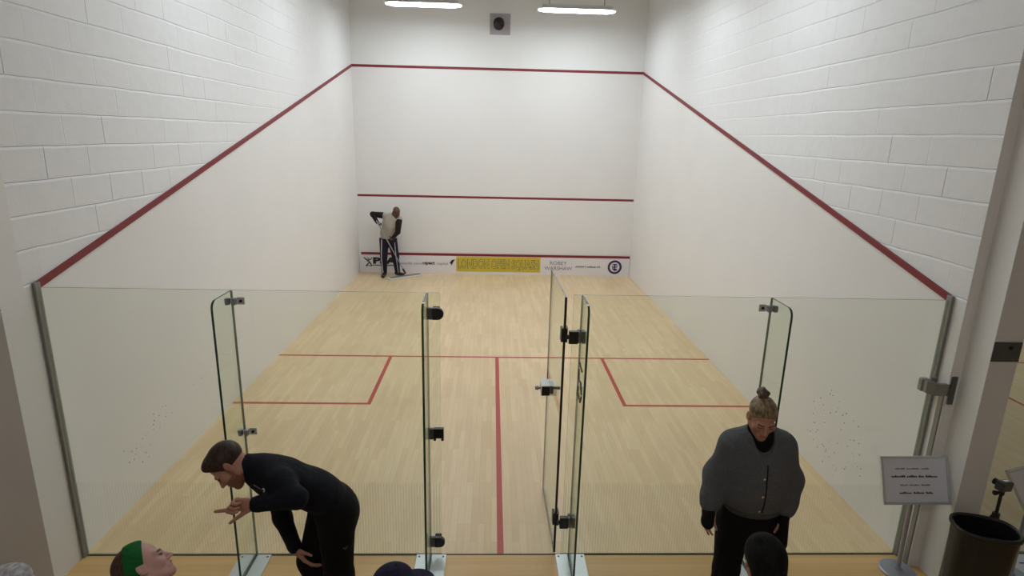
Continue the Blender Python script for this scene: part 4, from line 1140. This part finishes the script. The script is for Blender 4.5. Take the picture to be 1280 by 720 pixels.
bm = bmesh.new(); tube(bm, s0 - sd * .10, s0 + sd * .62, .0135, n=14); tube(bm, s0 + sd * .62, s1, .0105, n=14); pole_ = finish('handle', bm, M['clip'], mop)
bm = bmesh.new(); tube(bm, s1 - sd * .12, s1 + sd * .015, .021, n=14); finish('socket', bm, M['black'], mop)
ma, mb = V((-2.40, 9.005, 0)), V((-1.74, 9.50, 0)); md = (mb - ma).normalized(); mn = V((-md.y, md.x, 0)); mc = (ma + mb) / 2
bm = bmesh.new(); obox(bm, mc + V((0, 0, .016)), (md, mn, V((0, 0, 1))), ((mb - ma).length / 2 + .02, .095, .015)); finish('mop_pad', bm, M['mop_pad'], mop, bevel=.008)
bm = bmesh.new(); obox(bm, mc + V((0, 0, .038)), (md, mn, V((0, 0, 1))), ((mb - ma).length / 2 - .04, .050, .007)); finish('mop_frame', bm, M['steel'], mop, bevel=.003)

# ---------------------------------------------------------------- spectators seated along the foot of the picture
rbn = root('bench', (-.4, -1.72, 0), 'long low wooden bench under the seated spectators', 'bench')
bm = bmesh.new(); box(bm, (-3.0, -1.92, .375), (2.0, -1.60, .415)); finish('seat', bm, M['bench_wood'], rbn, bevel=.006)
for x in (-2.7, -1.2, .2, 1.7):
    bm = bmesh.new(); box(bm, (x - .03, -1.88, 0), (x + .03, -1.64, .375)); finish('leg', bm, M['steel'], rbn, bevel=.004)
def seated(x, y, head, hf, hu, label, top_mat, leg_mat, scale=1., lean=.0, h=.0065, skin='skin', turn=0.):
    """sits on the bench facing the court"""
    z0 = head[2] - .235
    ct, st = math.cos(turn), math.sin(turn)
    def R(dx, dy, z): return (x + dx * ct - dy * st, y + dx * st + dy * ct, z)
    m = lambda t: (x + (head[0] - x) * t, y + (head[1] - y) * t)
    nb = (head[0] * .85 + x * .15 - hf[0] * .03, head[1] * .85 + y * .15 - hf[1] * .03, z0 + .06)
    sh = nb[2] - .06
    def T(dx, dy, t, z):
        b = m(t); return (b[0] + dx * ct - dy * st, b[1] + dx * st + dy * ct, z)
    j = dict(nb=nb, chest=T(0, 0, .6, nb[2] - .2), waist=T(0, -.01, .25, .70), pelvis=(x, y, .60),
             shl=T(-.175, 0, .8, sh), shr=T(.175, 0, .8, sh), ell=T(-.23, .06, .5, sh - .27), elr=T(.23, .06, .5, sh - .27), wrl=R(-.13, .28, .63), wrr=R(.13, .28, .63),
             hipl=(x - .09, y + .02, .555), hipr=(x + .09, y + .02, .555), knl=(x - .12, y + .43, .52), knr=(x + .12, y + .43, .52),
             anl=(x - .12, y + .40, .09), anr=(x + .12, y + .40, .09), toel=(x - .13, y + .58, .04), toer=(x + .13, y + .58, .04), build=.92)
    r = root('person', (x, y, .415), label, 'person')
    H = Head(head, hf, hu, scale); B = Sdf(); limbs(B, j); feet(B, j); H.face(B, neck=nb, neck_r=.05)
    for w_, s, d in (('wrl', 'L', 1), ('wrr', 'R', -1)): hand(B, j[w_], (.2 * d, 1, -.35), (d, 0, .2), s, [.35] * 4)
    sculpt('body', B, h, [M[skin], M['lip'], M['lash'], M['brow'], M[skin]], r, H.regions())
    S = Sdf(); limbs(S, j, off=.016, legs=False, kk=.05); S.cap(nb, np.array(nb) * .5 + H.w((0, -.03, -.085)) * .5, .078, .074, k=.03); S.half(np.array(nb) * .4 + H.w((0, -.03, -.085)) * .6, np.array(nb) * -1 + H.w((0, -.03, -.085)), k=.006) if False else None
    for s in 'lr':
        wr, el = A(*j['wr' + s]), A(*j['el' + s]); d = unit(wr - el); S.cap(wr - d * .02, wr + d * .15, .036, .046, op='s', k=.006)
    sculpt('jumper', S, .007, M[top_mat], r)
    L = Sdf(); limbs(L, j, off=.02, arms=False, torso=False); L.cap(j['pelvis'], (x, y, .66), .165, .155, side=(1, 0, 0), flat=.72, k=.05)
    L.half((0, 0, .07), (0, 0, -1)); sculpt('trousers', L, .009, M[leg_mat], r)
    shoes(j, M['shoe'], r)
    return r, H
# player with the green band, face tipped up towards the man
r_, H = seated(-1.80, -1.68, (-1.737, -1.545, 1.180), (.66, .64, .36), (-.60, .17, .76), 'person in a green headband with face tipped up, at the bottom left', 'maroon', 'black_trouser', .98, skin='skin_pale', h=.005, turn=-.9)
S = Sdf(); H.ell(S, (0, -.024, .040), (.081, .101, .086)); H.ell(S, (0, -.09, -.02), (.05, .045, .06), k=.03); H.hairline(S, (.045, .108), (-.06, -.085))
for x in (-1, 1): H.ell(S, (x * .088, -.008, -.014), (.02, .024, .034), op='s', k=.006)
hr = sculpt('tied_back_hair', S, .0045, M['hair_auburn'], r_)
S = Sdf(); H.cap(S, (0, -.12, -.01), (.0, -.17, -.10), .032, .022); sculpt('ponytail', S, .005, M['hair_auburn'], hr)
S = Sdf(); H.ell(S, (0, -.020, .040), (.0865, .107, .0925))
for pp, nn in (((0, .052, .11), (0, .90, -.42)), ((0, -.030, .125), (0, -.90, .42))): S.half(H.w(pp), H.R @ A(*nn), k=.003)
S.half(H.w((0, 0, -.085)), H.R @ A(0, 0, -1), k=.003)
for x in (-1, 1): H.ell(S, (x * .088, -.004, -.020), (.03, .026, .036), op='s', k=.004)
sculpt('green_headband', S, .004, M['green_band'], r_)
# dark haired spectator before the woman
r_, H = seated(1.24, -1.70, (1.238, -1.575, 1.232), (.06, .98, -.12), (0, .1, 1), 'black-haired spectator seen from behind before the standing woman', 'grey_fleece', 'black_trouser', 1.05)
S = Sdf(); H.ell(S, (0, -.024, .036), (.090, .112, .096)); H.ell(S, (0, -.07, -.03), (.076, .06, .085), k=.03); H.ell(S, (-.03, -.03, .115), (.03, .03, .02), k=.02); H.hairline(S, (.09, .05), (-.10, -.14))
sculpt('black_hair', S, .005, M['hair_black'], r_)
# spectator in the navy cap
r_, H = seated(-.57, -1.70, (-.548, -1.590, 1.083), (.86, .42, -.18), (.1, .05, 1), 'spectator in a navy cap at the bottom edge, left of the doorway', 'navy_top', 'black_trouser', .96, turn=-.4)
S = Sdf(); H.ell(S, (0, -.014, .045), (.086, .108, .094)); S.half(H.w((0, 0, .035)), H.R @ A(0, -.15, -1), k=.004)
cap_ = sculpt('cap_crown', S, .0045, M['cap_navy'], r_)
S = Sdf(); H.ell(S, (0, .120, .036), (.074, .088, .020)); H.ell(S, (0, .125, .018), (.08, .10, .020), op='s', k=.003); H.ell(S, (0, -.014, .03), (.082, .104, .1), op='s', k=.003); sculpt('cap_peak', S, .004, M['cap_navy'], cap_)
S = Sdf(); H.ell(S, (0, -.014, .141), (.009, .009, .006)); sculpt('cap_button', S, .003, M['cap_glint'], cap_)
S = Sdf(); H.ell(S, (0, -.018, .03), (.079, .1, .08)); H.hairline(S, (.05, .02), (-.07, -.09))
for x in (-1, 1): H.ell(S, (x * .088, -.008, -.014), (.02, .024, .034), op='s', k=.006)
sculpt('short_hair', S, .006, M['hair_brown'], r_)
# grey haired spectator at the corner
r_, H = seated(-2.42, -1.66, (-2.372, -1.545, 1.045), (.35, .9, -.1), (0, .1, 1), 'silver-haired spectator just showing at the bottom left corner', 'grey_fleece', 'black_trouser', 1.04, skin='skin_pale')
S = Sdf(); H.ell(S, (0, -.022, .040), (.086, .106, .090)); H.hairline(S, (.085, .07), (-.09, -.085))
for x in (-1, 1): H.ell(S, (x * .09, -.008, -.014), (.02, .024, .034), op='s', k=.006)
sculpt('silver_hair', S, .005, M['hair_grey'], r_)

# ------------------------------------------------------------------ camera, world, view
cam = bpy.data.cameras.new('camera'); co_ = bpy.data.objects.new('camera', cam); COL.objects.link(co_)
cam.sensor_fit = 'HORIZONTAL'; cam.sensor_width = 36; cam.lens = 739.4523 / 1280 * 36; cam.clip_start = .05; cam.clip_end = 100
yaw, pit, rol = .0370626, -.2523760, .0238367
f = V((math.sin(yaw) * math.cos(pit), math.cos(yaw) * math.cos(pit), math.sin(pit))); r = V((math.cos(yaw), -math.sin(yaw), 0)); u = r.cross(f)
r2 = r * math.cos(rol) + u * math.sin(rol); u2_ = u * math.cos(rol) - r * math.sin(rol)
mw = Matrix((r2, u2_, -f)).transposed().to_4x4(); mw.translation = V((-.107272, -3.993726, 3.203052))
co_.matrix_world = mw
SC.camera = co_
w = bpy.data.worlds.new('world'); SC.world = w; w.use_nodes = True
w.node_tree.nodes['Background'].inputs[0].default_value = (.5, .48, .46, 1); w.node_tree.nodes['Background'].inputs[1].default_value = .02
SC.view_settings.view_transform = 'Standard'; SC.view_settings.look = 'None'; SC.view_settings.gamma = 1; SC.view_settings.use_curve_mapping = False
SC.view_settings.exposure = 0.0
SC.cycles.transparent_max_bounces = 32
SC.cycles.max_bounces = 10; SC.cycles.diffuse_bounces = 6
